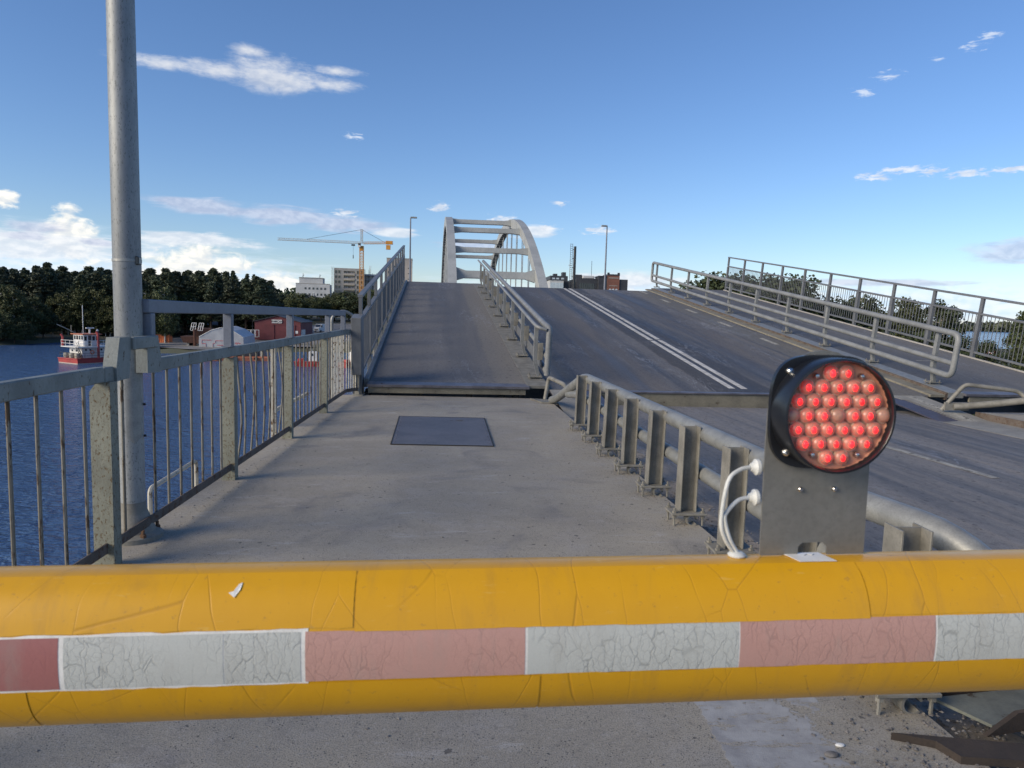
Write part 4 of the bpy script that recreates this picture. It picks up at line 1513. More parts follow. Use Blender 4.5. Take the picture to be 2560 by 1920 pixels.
# pedestal that carries the boom, beyond the right edge
mb = MB()
mb.box(3.30, 3.75, -0.16, 0.16, -1.10, 0.16, 0.02)
obj('pedestal', mb, M['newgrey'], br)

# ------------------------------------------------------------------ red warning light on the boom
LXM = BM @ Matrix.Translation((1.2660, 0.016, ZTOP))
wl = thing('warning_light', 'round red LED warning light in a black housing on a metal plate above the barrier', 'warning light', M=LXM)
# plate with a notch at the foot
hw_ = 0.0905
poly = [(-hw_, 0.001), (-0.025, 0.001), (-0.025, 0.014), (-0.018, 0.021), (0.018, 0.021), (0.025, 0.014), (0.025, 0.001), (hw_, 0.001)]
cz = 0.241
pl = poly + [(hw_, 0.19)] + [(hw_ * 0.985 * cos(a), cz + 0.10 * sin(a)) for a in [radians(x) for x in range(0, 181, 15)]] + [(-hw_, 0.19)]
# local prism: x, z -> extruded in y
mb = MB()
mb.prism(pl, -0.0015, 0.0015, Mxz)
bk = obj('bracket_plate', mb, M['bracket'], wl, ang=25)
for x in (-0.028, 0.031):
    mb = MB()
    mb.lathe([(0.0042, 0.0), (0.0042, 0.004), (0.0028, 0.0055)], 10, Matrix.Translation((x, -0.0016, 0.112)) @ Matrix.Rotation(pi / 2, 4, 'X'))
    obj('screw', mb, M['chrome'], bk)
# housing flange
mb = MB()
fl = []
for i in range(48):
    a = 2 * pi * i / 48
    e = 3.4
    c_, s_ = cos(a), sin(a)
    fl.append((0.0895 * abs(c_) ** (2 / e) * (1 if c_ > 0 else -1), cz + 0.0925 * abs(s_) ** (2 / e) * (1 if s_ > 0 else -1)))
mb.prism(fl, -0.011, -0.0016, Mxz)
hs = obj('housing', mb, M['black'], wl, ang=30)
FR = Matrix.Translation((0.0, 0.0, cz)) @ Matrix.Rotation(pi / 2, 4, 'X')   # lathe axis towards -Y
FRL = FR
mb = MB()
mb.lathe([(0.0890, 0.008), (0.0900, 0.030), (0.0905, 0.060), (0.0898, 0.0625), (0.0862, 0.0630), (0.0850, 0.0615), (0.0845, 0.046)], 64, FR, cap0=False, cap1=False)
obj('hood', mb, M['black'], hs, ang=40)
for x in (-0.061, 0.061):
    for z in (cz - 0.066, cz + 0.066):
        mb = MB()
        mb.lathe([(0.0065, 0.010), (0.0065, 0.0135), (0.0045, 0.0165), (0.002, 0.0175)], 14, Matrix.Translation((x, 0, z)) @ Matrix.Rotation(pi / 2, 4, 'X'))
        obj('housing_screw', mb, M['chrome'], hs)
# reflector floor
mb = MB()
mb.lathe([(0.0, 0.044), (0.0840, 0.044), (0.0848, 0.0505)], 48, FR, cap0=False, cap1=False)
ln = obj('lens', mb, M['lensback'], wl)
pitch = 0.0252
rowh = 0.0222
rows = [(3, [-0.5, 0.5], []), (2, [-2, -1, 0, 1, 2], []), (1, [-2.5, -1.5, -0.5, 0.5, 1.5, 2.5], []), (0, [-2, -1, 1, 2], [-3, 0, 3]),
        (-1, [-2.5, -1.5, -0.5, 0.5, 1.5, 2.5], []), (-2, [-2, -1, 0, 1, 2], []), (-3, [-0.5, 0.5], [])]
mb = MB()
mb.lathe([(0.0122, 0.0), (0.0119, 0.003), (0.0104, 0.0065), (0.0074, 0.0092), (0.0038, 0.0106), (0.0008, 0.0110)], 20, Matrix.Rotation(pi / 2, 4, 'X'), cap0=False)
me_dome = mb.mesh('lens_dome', M['lens'], ang=60)
mb = MB()
mb.lathe([(0.0050, 0.0), (0.0047, 0.0012), (0.0030, 0.0022), (0.0006, 0.0026)], 14, Matrix.Rotation(pi / 2, 4, 'X') @ Matrix.Diagonal((0.72, 1.05, 1.0, 1.0)))
me_led = mb.mesh('led', M['led'], ang=60)
mb = MB()
mb.lathe([(0.0126, 0.0), (0.0126, 0.0040), (0.0117, 0.0040), (0.0117, 0.0)], 20, Matrix.Rotation(pi / 2, 4, 'X'), cap0=False, cap1=False)
me_ring = mb.mesh('lens_collar', M['lensring'], ang=40)
for (r, lit, dark) in rows:
    for q in lit + dark:
        p = (q * pitch + (0.003 if abs(r) == 0 else 0), -0.0445, cz + r * rowh)
        if hypot(p[0], p[2] - cz) > 0.080:
            continue
        obj('lens_dome', me_dome, None, ln, loc=p)
        obj('lens_collar', me_ring, None, ln, loc=(p[0], p[1] + 0.0003, p[2]))
        if q in lit:
            obj('led', me_led, None, ln, loc=(p[0] - 0.001, p[1] - 0.0104, p[2]))
for (x, z) in ((-0.037, 0.062), (0.037, 0.062), (-0.037, -0.062), (0.037, -0.062)):
    mb = MB()
    mb.lathe([(0.0048, 0.044), (0.0048, 0.050), (0.003, 0.053), (0.001, 0.0537)], 12, Matrix.Translation((x, 0, cz + z)) @ Matrix.Rotation(pi / 2, 4, 'X'))
    obj('lens_screw', mb, M['chrome'], ln)
# cable glands and cables
for i, zz in enumerate((0.146, 0.095)):
    mb = MB()
    mb.lathe([(0.012, 0.0), (0.0135, 0.002), (0.0135, 0.007), (0.010, 0.009), (0.0075, 0.013), (0.0065, 0.015)], 18,
             Matrix.Translation((-0.0925, 0.012, zz)) @ Matrix.Rotation(-pi / 2, 4, 'Y'))
    obj('cable_gland', mb, M['cable'], wl)
    pts = [(-0.105, 0.012, zz), (-0.128, 0.008, zz - 0.004), (-0.150, 0.0, zz - 0.022), (-0.160 + 0.006 * i, -0.004, 0.062), (-0.152 + 0.008 * i, -0.004, 0.03), (-0.134 + 0.006 * i, -0.002, 0.004)]
    mb = MB()
    # smooth spline through the points
    P = [Vector(p) for p in pts]
    P = [P[0] * 2 - P[1]] + P + [P[-1] * 2 - P[-2]]
    path = []
    for k in range(1, len(P) - 2):
        for s in range(6):
            t = s / 6
            a, b2, c_, d_ = P[k - 1], P[k], P[k + 1], P[k + 2]
            path.append(0.5 * ((2 * b2) + (c_ - a) * t + (2 * a - 5 * b2 + 4 * c_ - d_) * t * t + (3 * b2 - a - 3 * c_ + d_) * t ** 3))
    path.append(P[-2])
    mb.tube(path, 0.0035, 10)
    obj('cable', mb, M['cable'], wl)
mb = MB()
mb.lathe([(0.014, 0.0005), (0.015, 0.003), (0.012, 0.006), (0.008, 0.008)], 20, Matrix.Translation((-0.130, -0.002, 0.0)))
obj('cable_gland', mb, M['cable'], wl)

# ================================================================== WATER, LAND
WZ = -8.5
mb = MB()
mb.add([(-2500, -400, WZ), (3500, -400, WZ), (3500, 4000, WZ), (-2500, 4000, WZ)], [(0, 1, 2, 3)])
struct('water', mb, M['water'], smooth=False)

POLY = [(-900, 150), (-300, 160), (-150, 154), (-96, 155), (-92, 182), (-80, 174), (-66, 146), (-58, 143), (-46, 146), (-42, 158), (-30, 162), (-8, 158), (10, 140), (16, 92), (19, 66), (28, 54),
        (60, 46), (120, 42), (220, 60), (420, 110), (430, 300), (300, 330), (212, 274), (170, 268), (150, 330), (160, 480), (60, 900), (-200, 1600), (-900, 1600)]


def sdist(x, y):
    """signed distance to the shoreline, positive on land"""
    inside = False
    best = 1e9
    n = len(POLY)
    for i in range(n):
        x0, y0 = POLY[i]
        x1, y1 = POLY[(i + 1) % n]
        if (y0 > y) != (y1 > y) and x < (x1 - x0) * (y - y0) / (y1 - y0) + x0:
            inside = not inside
        dx, dy = x1 - x0, y1 - y0
        t = max(0.0, min(1.0, ((x - x0) * dx + (y - y0) * dy) / (dx * dx + dy * dy)))
        dd = (x - x0 - t * dx) ** 2 + (y - y0 - t * dy) ** 2
        if dd < best:
            best = dd
    return sqrt(best) * (1 if inside else -1)


def ground(x, y, sd=None):
    sd = sdist(x, y) if sd is None else sd
    w = 0.25 * sin(x * 0.11 + y * 0.07) + 0.2 * sin(x * 0.05 - y * 0.13)
    if sd < 0:
        return WZ + max(-3.0, sd * 0.3)
    z = WZ + min(sd * 0.28, 0.75) + min(max(sd - 8, 0) * 0.012, 1.2) + w * min(1, sd / 10) * 0.6
    if y > 190:
        z += min((y - 190) * 0.030, 8.0) * (1.0 if x < 120 else 0.2)
    # embankment of the far approach, under and beside the bridge
    ax = 3.3 - 0.0462 * (y - 50)
    e = abs(x - ax)
    if y > 60 and x > -30:
        z = max(z, min(-1.2, -1.2 - max(0, e - 9) * 0.35) if y < 400 else z)
    return z


xs = [-900, -700, -500, -400, -320] + [-260 + 8 * i for i in range(70)] + [310, 360, 420, 450]
ysn = [40 + 6 * i for i in range(60)] + [410, 440, 480, 540, 620, 760, 900, 1200, 1600]
vs = []
for y in ysn:
    for x in xs:
        vs.append((x, y, ground(x, y)))
nx = len(xs)
fs = []
for j in range(len(ysn) - 1):
    for i in range(nx - 1):
        fs.append((j * nx + i, j * nx + i + 1, (j + 1) * nx + i + 1, (j + 1) * nx + i))
mb = MB()
mb.add(vs, fs)
struct('ground', mb, M['land'], ang=60)
# boatyard surface
mb = MB()
yp = [(-78, 186), (-66, 152), (-56, 147), (-47, 149), (-44, 160), (-31, 166), (-28, 215), (-36, 262), (-50, 262), (-58, 215), (-70, 205)]
vs = [(-52, 188, ground(-52, 188) + 0.12)] + [(p[0], p[1], ground(p[0], p[1]) + 0.10) for p in yp]
mb.add(vs, [(0, i + 1, (i + 1) % len(yp) + 1) for i in range(len(yp))])
struct('yard_ground', mb, M['yard'])

# ================================================================== ARCH BRIDGE
YA, LA, HA = 128.0, 50.0, 16.4
ab = thing('arch_bridge', 'light grey steel tied-arch bridge with hangers beyond the lifted leaf', 'bridge', (3.6, 86.0, 0.0))


def arch_z(y):
    u = min(1.0, abs(y - YA) / LA)
    return HA * (1 - u ** 2.2)


def arch_x(y, s):
    return s * 5.33 - 0.0453 * (y - 86.0)


for s in (-1, 1):
    mb = MB()
    n = 60
    ring = []
    for i in range(n + 1):
        y = YA - LA + 2 * LA * i / n
        z = arch_z(y)
        e = 0.3
        ty = 1.0
        tz = (arch_z(min(y + e, YA + LA)) - arch_z(max(y - e, YA - LA))) / (min(y + e, YA + LA) - max(y - e, YA - LA))
        l_ = hypot(ty, tz)
        ny, nz = -tz / l_, 1 / l_
        x = arch_x(y, s)
        dp = 0.72
        for (a, b2) in ((-0.52, -dp), (0.52, -dp), (0.52, dp), (-0.52, dp)):
            ring.append((x + a, y - 86 + ny * b2, z + nz * b2))
    mb.v = ring
    for i in range(n):
        for j in range(4):
            k = (j + 1) % 4
            mb.f.append((i * 4 + j, i * 4 + k, i * 4 + 4 + k, i * 4 + 4 + j))
    mb.f += [(3, 2, 1, 0), tuple(n * 4 + j for j in range(4))]
    rib = obj('arch_rib', mb, M['arch'], ab)
    # stiffener bars on the soffit
    for i in range(46):
        y = YA - LA + 4 + (2 * LA - 8) * i / 45
        z = arch_z(y)
        tz = (arch_z(y + 0.2) - arch_z(y - 0.2)) / 0.4
        l_ = hypot(1, tz)
        ny, nz = -tz / l_, 1 / l_
        m2 = MB()
        m2.bar((arch_x(y, s) - 0.45, y - 86 - ny * 0.80, z - nz * 0.80), (arch_x(y, s) + 0.45, y - 86 - ny * 0.80, z - nz * 0.80), 0.28, 0.14)
        obj('stiffener', m2, M['anthracite'], rib)
for yb in (88, 95.2, 105, 118, 142, 152, 162):
    z = arch_z(yb) - (0.35 if yb < 100 else 0.2) + (0.25 if yb == 118 else 0)
    x0, x1 = arch_x(yb, -1) + 0.5, arch_x(yb, 1) - 0.5
    d = 0.46 if yb > 90 else 0.80
    hm = 0.32 if yb > 90 else 0.42
    mb = MB()
    prof = [(x0, z - d), (x0 + 1.2, z - hm), (x1 - 1.2, z - hm), (x1, z - d), (x1, z + d), (x1 - 1.2, z + hm), (x0 + 1.2, z + hm), (x0, z + d)]
    mb.prism(prof, yb - 86 - 0.55, yb - 86 + 0.55, Mxz)
    obj('cross_beam', mb, M['arch'], ab, smooth=False)
for s in (-1, 1):
    for k in range(11):
        y = 90 + 7.6 * k
        for dyy in (-1.3, 1.3):
            if abs(y + dyy - YA) > LA - 4:
                continue
            mb = MB()
            mb.tube([(arch_x(y, s), y - 86, -0.6), (arch_x(y, s), y + dyy - 86, arch_z(y + dyy) - 0.5)], 0.055, 6)
            obj('hanger', mb, M['arch'], ab)
mb = MB()
mb.prism([(arch_x(y, -1) - 4.8, y - 86) for y in (31.8, 200)] + [(arch_x(y, 1) + 2.0, y - 86) for y in (200, 31.8)], -1.6, -0.35)
obj('deck', mb, M['concrete'], ab, smooth=False)
for y in (33.2, 77, 179):
    mb = MB()
    mb.box(arch_x(y, -1) - 0.5, arch_x(y, 1) + 0.5, y - 86 - 1.0, y - 86 + 1.0, -12, -1.62, 0.05)
    obj('pier', mb, M['concrete'], ab)
mb = MB()
mb.lathe([(0.32, 6.2), (0.32, 6.85)], 14, Matrix.Translation((arch_x(88, -1) + 5.0, 2.2, 0)))
obj('marker_drum', mb, M['anthracite'], ab)
# pier under the near deck and leaf hinge
np_ = thing('bridge_pier', 'concrete bridge pier standing in the water under the near deck', 'pier', (3.6, 9.5, -12))
mb = MB()
mb.box(-5.4, 8.6, -1.8, 1.6, 0.0, 11.4, 0.08)
obj('shaft', mb, M['concrete'], np_)


def far_lamp(label, x, y, ztop, side):
    o = thing('street_lamp', label, 'street lamp', (x, y, -0.35), group='street lamps on the far bridge deck')
    h = ztop + 0.35
    mb = MB()
    mb.lathe([(0.11, 0), (0.10, 2.0), (0.075, h * 0.55), (0.05, h)], 10)
    obj('pole', mb, M['newgrey'], o)
    mb = MB()
    mb.box(min(0, side * 0.95), max(0, side * 0.95), -0.13, 0.13, h - 0.06, h + 0.06, 0.02)
    obj('lantern', mb, M['galv'], o)


far_lamp('slim grey street lamp left of the arch bridge, by the lifted railing', -4.72, 60.0, 9.05, 0.55)
far_lamp('slim grey street lamp right of the arch bridge, before the brick building', 11.66, 60.0, 8.95, -0.5)


# ================================================================== BUILDINGS
def wbox(o, name, mat, x0, x1, y0, y1, z0, z1, c=0.0):
    mb = MB()
    mb.box(x0, x1, y0, y1, z0, z1, c)
    return obj(name, mb, mat, o, smooth=False)


def windows(o, xs_, zs_, y, w, h, mat, frame=None, dep=0.25, name='window'):
    """window panes set into the face at y (facing -y), with a surround each"""
    mb = MB()
    mb.box(-w / 2, w / 2, -0.02, dep, 0, h)
    me = mb.mesh(name, mat, smooth=False)
    if frame is not None:
        m2 = MB()
        t = 0.12
        m2.box(-w / 2 - t, w / 2 + t, -0.10, -0.03, -t, 0)
        m2.box(-w / 2 - t, w / 2 + t, -0.10, -0.03, h, h + t)
        m2.box(-w / 2 - t, -w / 2, -0.10, -0.03, 0.001, h - 0.001)
        m2.box(w / 2, w / 2 + t, -0.10, -0.03, 0.001, h - 0.001)
        mf = m2.mesh('window_frame', frame, smooth=False)
    for z in zs_:
        for x in xs_:
            p = obj(name, me, None, o, loc=(x, y, z))
            if frame is not None:
                obj('window_frame', mf, None, p)


# unfinished apartment block with recessed balconies (below the crane)
cb = thing('apartment_block', 'unfinished beige concrete apartment block with recessed balconies under the crane', 'building', (-71, 440, -2), rotz=radians(9))
wbox(cb, 'wall', M['concrete'], -9.0, -3.2, 0, 16, 0, 27.3)
wbox(cb, 'wall', M['concrete'], 3.2, 9.0, 0, 16, 0, 27.3)
wbox(cb, 'recess_wall', M['beige'], -3.2, 3.2, 1.8, 15.9, 0, 25.6)
wbox(cb, 'parapet', M['concrete'], -3.199, 3.199, 0.02, 15.9, 25.6, 27.28)
for k in range(8):
    z = 2.0 + 3.0 * k
    wbox(cb, 'balcony', M['balconyslab'], -3.19, 3.19, -0.35, 1.79, z, z + 0.30)
    wbox(cb, 'balcony_rail', M['beige'], -3.19, 3.19, -0.33, -0.25, z + 0.30, z + 1.30)
windows(cb, [-2.3, -1.2, 1.2, 2.3], [3.3 + 3.0 * k for k in range(8)], 1.76, 0.75, 1.2, M['white'])
windows(cb, [-7.8, -5.9], [3.2 + 3.0 * k for k in range(8)], -0.04, 1.15, 1.6, M['glassdark'], M['balconyslab'])
windows(cb, [5.0, 7.4], [3.2 + 3.0 * k for k in range(8)], -0.04, 0.95, 1.7, M['glassdark'], M['balconyslab'])
wbox(cb, 'side_wing', M['offwhite'], 9.02, 16.5, 5, 20, 0, 24.5)
for k in range(8):
    wbox(cb, 'scaffold_deck', M['anthracite'], 9.2, 16.6, 3.2, 4.98, 2.2 + 3 * k, 2.35 + 3 * k)
for x in (9.4, 11.7, 14.0, 16.3):
    mb = MB()
    mb.tube([(x, 3.3, 0), (x, 3.3, 27 if x < 14 else 25)], 0.12, 5)
    obj('scaffold_pole', mb, M['anthracite'], cb)
for (x, y, h, nm) in ((-9.9, -0.5, 28.0, 'hoist_mast'), (12.4, 2.4, 29.5, 'hoist_mast')):
    mb = MB()
    for (a, b2) in ((-0.4, -0.4), (0.4, -0.4), (-0.4, 0.4), (0.4, 0.4)):
        mb.tube([(x + a, y + b2, 0), (x + a, y + b2, h)], 0.07, 4)
    for k in range(int(h / 1.1)):
        mb.tube([(x - 0.4, y - 0.4, k * 1.1), (x + 0.4, y - 0.4, k * 1.1)], 0.05, 4)
        mb.tube([(x - 0.4, y - 0.4, k * 1.1), (x + 0.4, y - 0.4, k * 1.1 + 1.1)], 0.05, 4)
    tag(obj(nm, mb, M['galv'], cb), kind='stuff')

# pale block with set-back top floor
wb = thing('office_block', 'pale grey block with a set-back top floor and roof antennas', 'building', (-88, 420, -3), rotz=radians(6))
wbox(wb, 'wall', M['offwhite'], -10, 9.0, 0, 14, 0, 17.6)
wbox(wb, 'penthouse', M['offwhite'], -8.2, 5.0, 1.0, 13, 17.6, 21.0)
wbox(wb, 'cornice', M['concrete'], -10.1, 9.1, -0.1, 0.9, 17.62, 17.95)
wbox(wb, 'cornice', M['concrete'], -8.4, 5.2, 0.7, 13.1, 21.01, 21.3)
windows(wb, [-4.6, -2.4, -0.2, 2.0, 4.2, 6.4], [14.4, 11.0], -0.04, 1.1, 1.2, M['glassdark'])
for x, h in ((-6.5, 2.4), (3.0, 2.2)):
    mb = MB()
    mb.tube([(x, 5, 21.3), (x, 5, 21.3 + h)], 0.16, 6)
    mb.tube([(x - 0.6, 5, 21.8), (x + 0.7, 5, 22.9)], 0.10, 5)
    obj('antenna', mb, M['anthracite'], wb)
# beige tower behind the lifted railing
bt = thing('tower_block', 'plain beige tower block partly hidden behind the lifted railing', 'building', (-37.2, 400, -3), rotz=radians(4))
wbox(bt, 'wall', M['beige'], -7, 7, 0, 14, 0, 32.2)
wbox(bt, 'roof_edge', M['concrete'], -7.1, 7.1, -0.1, 14.1, 32.2, 32.6)
windows(bt, [5.4], [6 + 3.0 * k for k in range(8)], -0.04, 1.6, 0.5, M['glassdark'])
windows(bt, [-5.5, -2.5, 0.5], [6 + 3.0 * k for k in range(8)], -0.04, 1.5, 1.4, M['glassdark'])

# tower crane
cr_ = thing('tower_crane', 'yellow and white tower crane with a long lattice jib over the apartment block', 'crane', (-57.2, 395, -1))


def lattice(name, mat, o, a, b2, w, nseg, r=0.09, tri=False):
    a, b2 = Vector(a), Vector(b2)
    d = (b2 - a).normalized()
    s1 = d.cross(Vector((0, 0, 1)))
    if s1.length < 0.1:
        s1 = Vector((1, 0, 0))
    s1.normalize()
    s2 = s1.cross(d).normalized()
    cs = [s1 * w / 2, -s1 * w / 2, s2 * w * 0.9] if tri else [s1 * w / 2 + s2 * w / 2, -s1 * w / 2 + s2 * w / 2, -s1 * w / 2 - s2 * w / 2, s1 * w / 2 - s2 * w / 2]
    mb = MB()
    for q in cs:
        mb.tube([a + q, b2 + q], r, 5)
    m = len(cs)
    for i in range(nseg):
        p0 = a + (b2 - a) * (i / nseg)
        p1 = a + (b2 - a) * ((i + 1) / nseg)
        for j in range(m):
            k = (j + 1) % m
            mb.tube([p0 + cs[j], p1 + cs[k]], r * 0.62, 4)
            mb.tube([p0 + cs[j], p0 + cs[k]], r * 0.55, 4)
    return tag(obj(name, mb, mat, o), kind='stuff')


lattice('mast', M['craneyel'], cr_, (0, 0, 0), (0, 0, 33.5), 1.9, 22, 0.13)
lattice('tower_head', M['cranegrey'], cr_, (0, 0, 37.5), (0, 0, 45.0), 1.0, 6, 0.10)
wbox(cr_, 'slewing_unit', M['craneyel'], -1.1, 1.1, -1.1, 1.1, 33.5, 36.0)
cabn = wbox(cr_, 'cab', M['cabin'], -1.7, -0.2, -2.4, -1.12, 35.2, 37.6, 0.1)
wbox(cabn, 'cab_window', M['glassdark'], -1.6, -0.3, -2.46, -2.42, 36.2, 37.4)
lattice('jib', M['cranegrey'], cr_, (-1.0, 0, 37.2), (-44.5, -1.0, 37.6), 1.3, 36, 0.09, True)
lattice('counter_jib', M['craneyel'], cr_, (1.0, 0, 37.2), (16.8, 0.4, 37.8), 1.2, 12, 0.11, True)
wbox(cr_, 'counterweight', M['craneyel'], 13.2, 15.4, -0.9, 1.1, 34.6, 37.0)
wbox(cr_, 'winch', M['craneyel'], 13.0, 16.6, -0.8, 1.0, 37.4, 39.2)
for (a, b2) in (((0, 0, 44.8), (-29.0, -0.7, 38.6)), ((0, 0, 44.8), (12.5, 0.3, 38.3))):
    mb = MB()
    mb.tube([a, b2], 0.09, 5)
    obj('pendant_line', mb, M['anthracite'], cr_)
wbox(cr_, 'trolley', M['anthracite'], -5.4, -3.6, -0.7, 0.7, 36.0, 36.8)
mb = MB()
mb.tube([(-4.5, 0, 36), (-4.5, 0, 31.0)], 0.06, 4)
mb.tube([(-4.5, 0, 31.0), (-4.5, 0, 29.2)], 0.25, 6)
obj('hook', mb, M['anthracite'], cr_)

# dark industrial complex with brick house, chimney
dk = thing('dark_factory', 'dark grey clad factory building with glazed wing and stepped roofs', 'building', (48, 280, -6))
wbox(dk, 'hall', M['anthracite'], -4.8, 9.0, 0, 30, 0, 21.7)
wbox(dk, 'hall', M['anthracite'], -10.2, -4.81, 2, 30, 0, 20.3)
wbox(dk, 'upper_floor', M['anthracite'], -14.6, -7.5, 6, 24, 20.31, 22.7)
wbox(dk, 'glazed_wing', M['offwhite'], -15.6, -10.21, -2, 14, 0, 20.6)
for k in range(9):
    wbox(dk, 'glazing_pane', M['glasspale'], -15.4 + k * 0.57, -14.9 + k * 0.57, -2.08, -2.01, 17.2, 19.6)
wbox(dk, 'roof_slab', M['roofdark'], -15.9, -9.8, -2.3, 14.2, 20.62, 20.9)
windows(dk, [-13.2, -11.6, -9.6], [20.9], 5.96, 1.1, 1.0, M['glasspale'])
wbox(dk, 'roof_plant', M['offwhite'], -2.0, 2.8, 3, 8, 21.72, 23.0, 0.3)
wbox(dk, 'roof_plant', M['anthracite'], -5.0, -2.1, 4, 10, 21.72, 23.3)
wbox(dk, 'roof_plant', M['anthracite'], -9.5, -8.0, 8, 12, 22.71, 24.3)
wbox(dk, 'roof_plant', M['anthracite'], -13.0, -11.5, 8, 12, 22.71, 23.6)
for k in range(7):
    wbox(dk, 'facade_pane', M['glassdark'], -3.6 + k * 0.85, -2.95 + k * 0.85, -0.08, -0.01, 15.0, 19.8)
wbox(dk, 'vent_pipe', M['cranegrey'], -6.2, -5.9, -0.4, -0.1, 19.6, 22.2)
mb = MB()
mb.tube([(-6.8, 6, 22.5), (-6.8, 6, 29.4)], 0.12, 5)
mb.tube([(-7.4, 6, 27.0), (-6.0, 6, 27.0)], 0.12, 5)
obj('antenna', mb, M['cranegrey'], dk)
mb = MB()
mb.tube([(2.0, 6, 21.7), (2.0, 6, 29.0)], 0.09, 5)
obj('antenna', mb, M['anthracite'], dk)
bh = thing('brick_house', 'red brick house with arched windows and a parapet beside the dark factory', 'building', (55.8, 277, -6))
wbox(bh, 'tower', M['brick'], -0.9, 3.8, 0, 10, 0, 23.0)
wbox(bh, 'parapet', M['anthracite'], -1.0, 3.9, -0.1, 10.1, 23.01, 23.5)
for x in (-0.6, 3.4):
    wbox(bh, 'corner_pier', M['anthracite'], x - 0.4, x + 0.4, -0.2, 0.6, 23.51, 24.1)
wbox(bh, 'cornice', M['concrete'], -0.5, 3.4, -0.12, -0.01, 21.9, 22.2)
wbox(bh, 'cornice', M['concrete'], -0.2, 3.1, -0.12, -0.01, 18.9, 19.1)
wbox(bh, 'low_wing', M['brick'], -12.5, 8.6, 1, 9, 0, 15.0)
wbox(bh, 'low_roof', M['brick'], -12.7, 8.8, 0.8, 9.2, 15.01, 15.4)
for x in (0.2, 1.45, 2.7):
    mb = MB()
    pr = [(x - 0.5, 14.9), (x + 0.5, 14.9)] + [(x + 0.5 * cos(a), 17.4 + 0.5 * sin(a)) for a in [pi * i / 8 for i in range(9)]]
    mb.prism(pr, -0.06, 0.05, Mxz)
    w_ = obj('arched_window', mb, M['glasspale'], bh, smooth=False)
    mb = MB()
    mb.box(x - 0.5, x + 0.5, -0.12, -0.061, 16.2, 16.4)
    mb.box(x - 0.06, x + 0.06, -0.11, -0.062, 14.9, 16.19)
    obj('window_bar', mb, M['brick'], w_, smooth=False)
wbox(bh, 'dark_annex', M['anthracite'], 3.82, 7.2, 0.5, 9, 15.41, 21.6)
wbox(bh, 'shaded_side_house', M['roofdark'], -4.2, -0.92, 0.6, 9, 15.41, 22.4)  # dark colour stands in for shading on the tower's left side
wbox(bh, 'side_roof', M['roofdark'], -4.4, -0.93, 0.3, 9.2, 22.41, 22.8)
ch = thing('chimney', 'tall slim black chimney with a ladder cage on its left', 'chimney', (40.9, 272, -6))
mb = MB()
mb.lathe([(0.62, 0), (0.58, 20), (0.52, 33.2)], 14)
obj('stack', mb, M['black'], ch)
mb = MB()
for a in (-1.75, -0.95):
    mb.tube([(a, -0.2, 14), (a, -0.2, 34.2)], 0.07, 4)
for k in range(26):
    mb.tube([(-1.75, -0.2, 14 + 0.8 * k), (-0.95, -0.2, 14 + 0.8 * k)], 0.06, 4)
for k in range(6):
    mb.tube([(-0.95, -0.2, 15 + 3.4 * k), (-0.4, -0.1, 15 + 3.4 * k)], 0.12, 4)
tag(obj('ladder', mb, M['anthracite'], ch), kind='stuff')


# ================================================================== THE BOATYARD
gzy = -7.0
sh = thing('red_shed', 'dark red boatyard shed with big doors and a white name board', 'shed', (-47.8, 185, -7.2))
x0, x1 = -5.75, 5.75
mb = MB()
mb.prism([(x0, 0), (x1, 0), (x1, 4.65), (0.0, 6.15), (x0, 4.6)], 0, 14.0, Mxz)
obj('wall', mb, M['redwall'], sh, smooth=False)
for sg in (-1, 1):
    mb = MB()
    mb.bar((0, -0.3, 6.22), (0, 14.3, 6.22), 0.02, 0.02)
    a = Vector((0, 0, 6.28))
    b2 = Vector((sg * 6.1, 0, 4.68))
    mb = MB()
    mb.add([(a.x, -0.35, a.z), (a.x, 14.35, a.z), (b2.x, 14.35, b2.z), (b2.x, -0.35, b2.z), (a.x, -0.35, a.z - 0.12), (a.x, 14.35, a.z - 0.12), (b2.x, 14.35, b2.z - 0.12), (b2.x, -0.35, b2.z - 0.12)],
           [(0, 1, 2, 3), (7, 6, 5, 4), (0, 3, 7, 4), (1, 5, 6, 2), (3, 2, 6, 7), (0, 4, 5, 1)])
    obj('roof', mb, M['roofdark'], sh, smooth=False)
for (a, b2) in ((-3.4, -0.85), (-0.15, 2.3), (2.4, 4.4)):
    d_ = wbox(sh, 'door', M['redwall'], a, b2, -0.14, -0.01, 0.0, 3.9)
    wbox(d_, 'door_rail', M['redwall'], a, b2, -0.2, -0.145, 3.75, 3.9)
sb = wbox(sh, 'name_board', M['white'], -1.45, 1.1, -0.16, -0.02, 4.30, 5.15)
cu = bpy.data.curves.new('lettering', 'FONT')
cu.body = 'YHVKCXN'
cu.size = 0.66
cu.align_x = 'CENTER'
cu.space_character = 0.86
cu.offset = 0.025
cu.extrude = 0.005
tmp = bpy.data.objects.new('lettering_source', cu)
COL.objects.link(tmp)
bpy.context.view_layer.update()
lme = bpy.data.meshes.new_from_object(tmp.evaluated_get(bpy.context.evaluated_depsgraph_get()))
bpy.data.objects.remove(tmp)
lme.materials.clear()
lme.materials.append(M['print'])
lt = obj('lettering', lme, None, sb, loc=(-0.17, -0.175, 4.50))
lt.rotation_euler = (pi / 2, 0, 0)
wbox(sh, 'notice', M['white'], 4.3, 5.1, -0.06, -0.01, 1.75, 2.45)
for k in range(6):
    wbox(sh, 'side_window', M['white'], 5.76, 5.84, 0.6 + 0.75 * k, 1.2 + 0.75 * k, 1.2, 2.7)

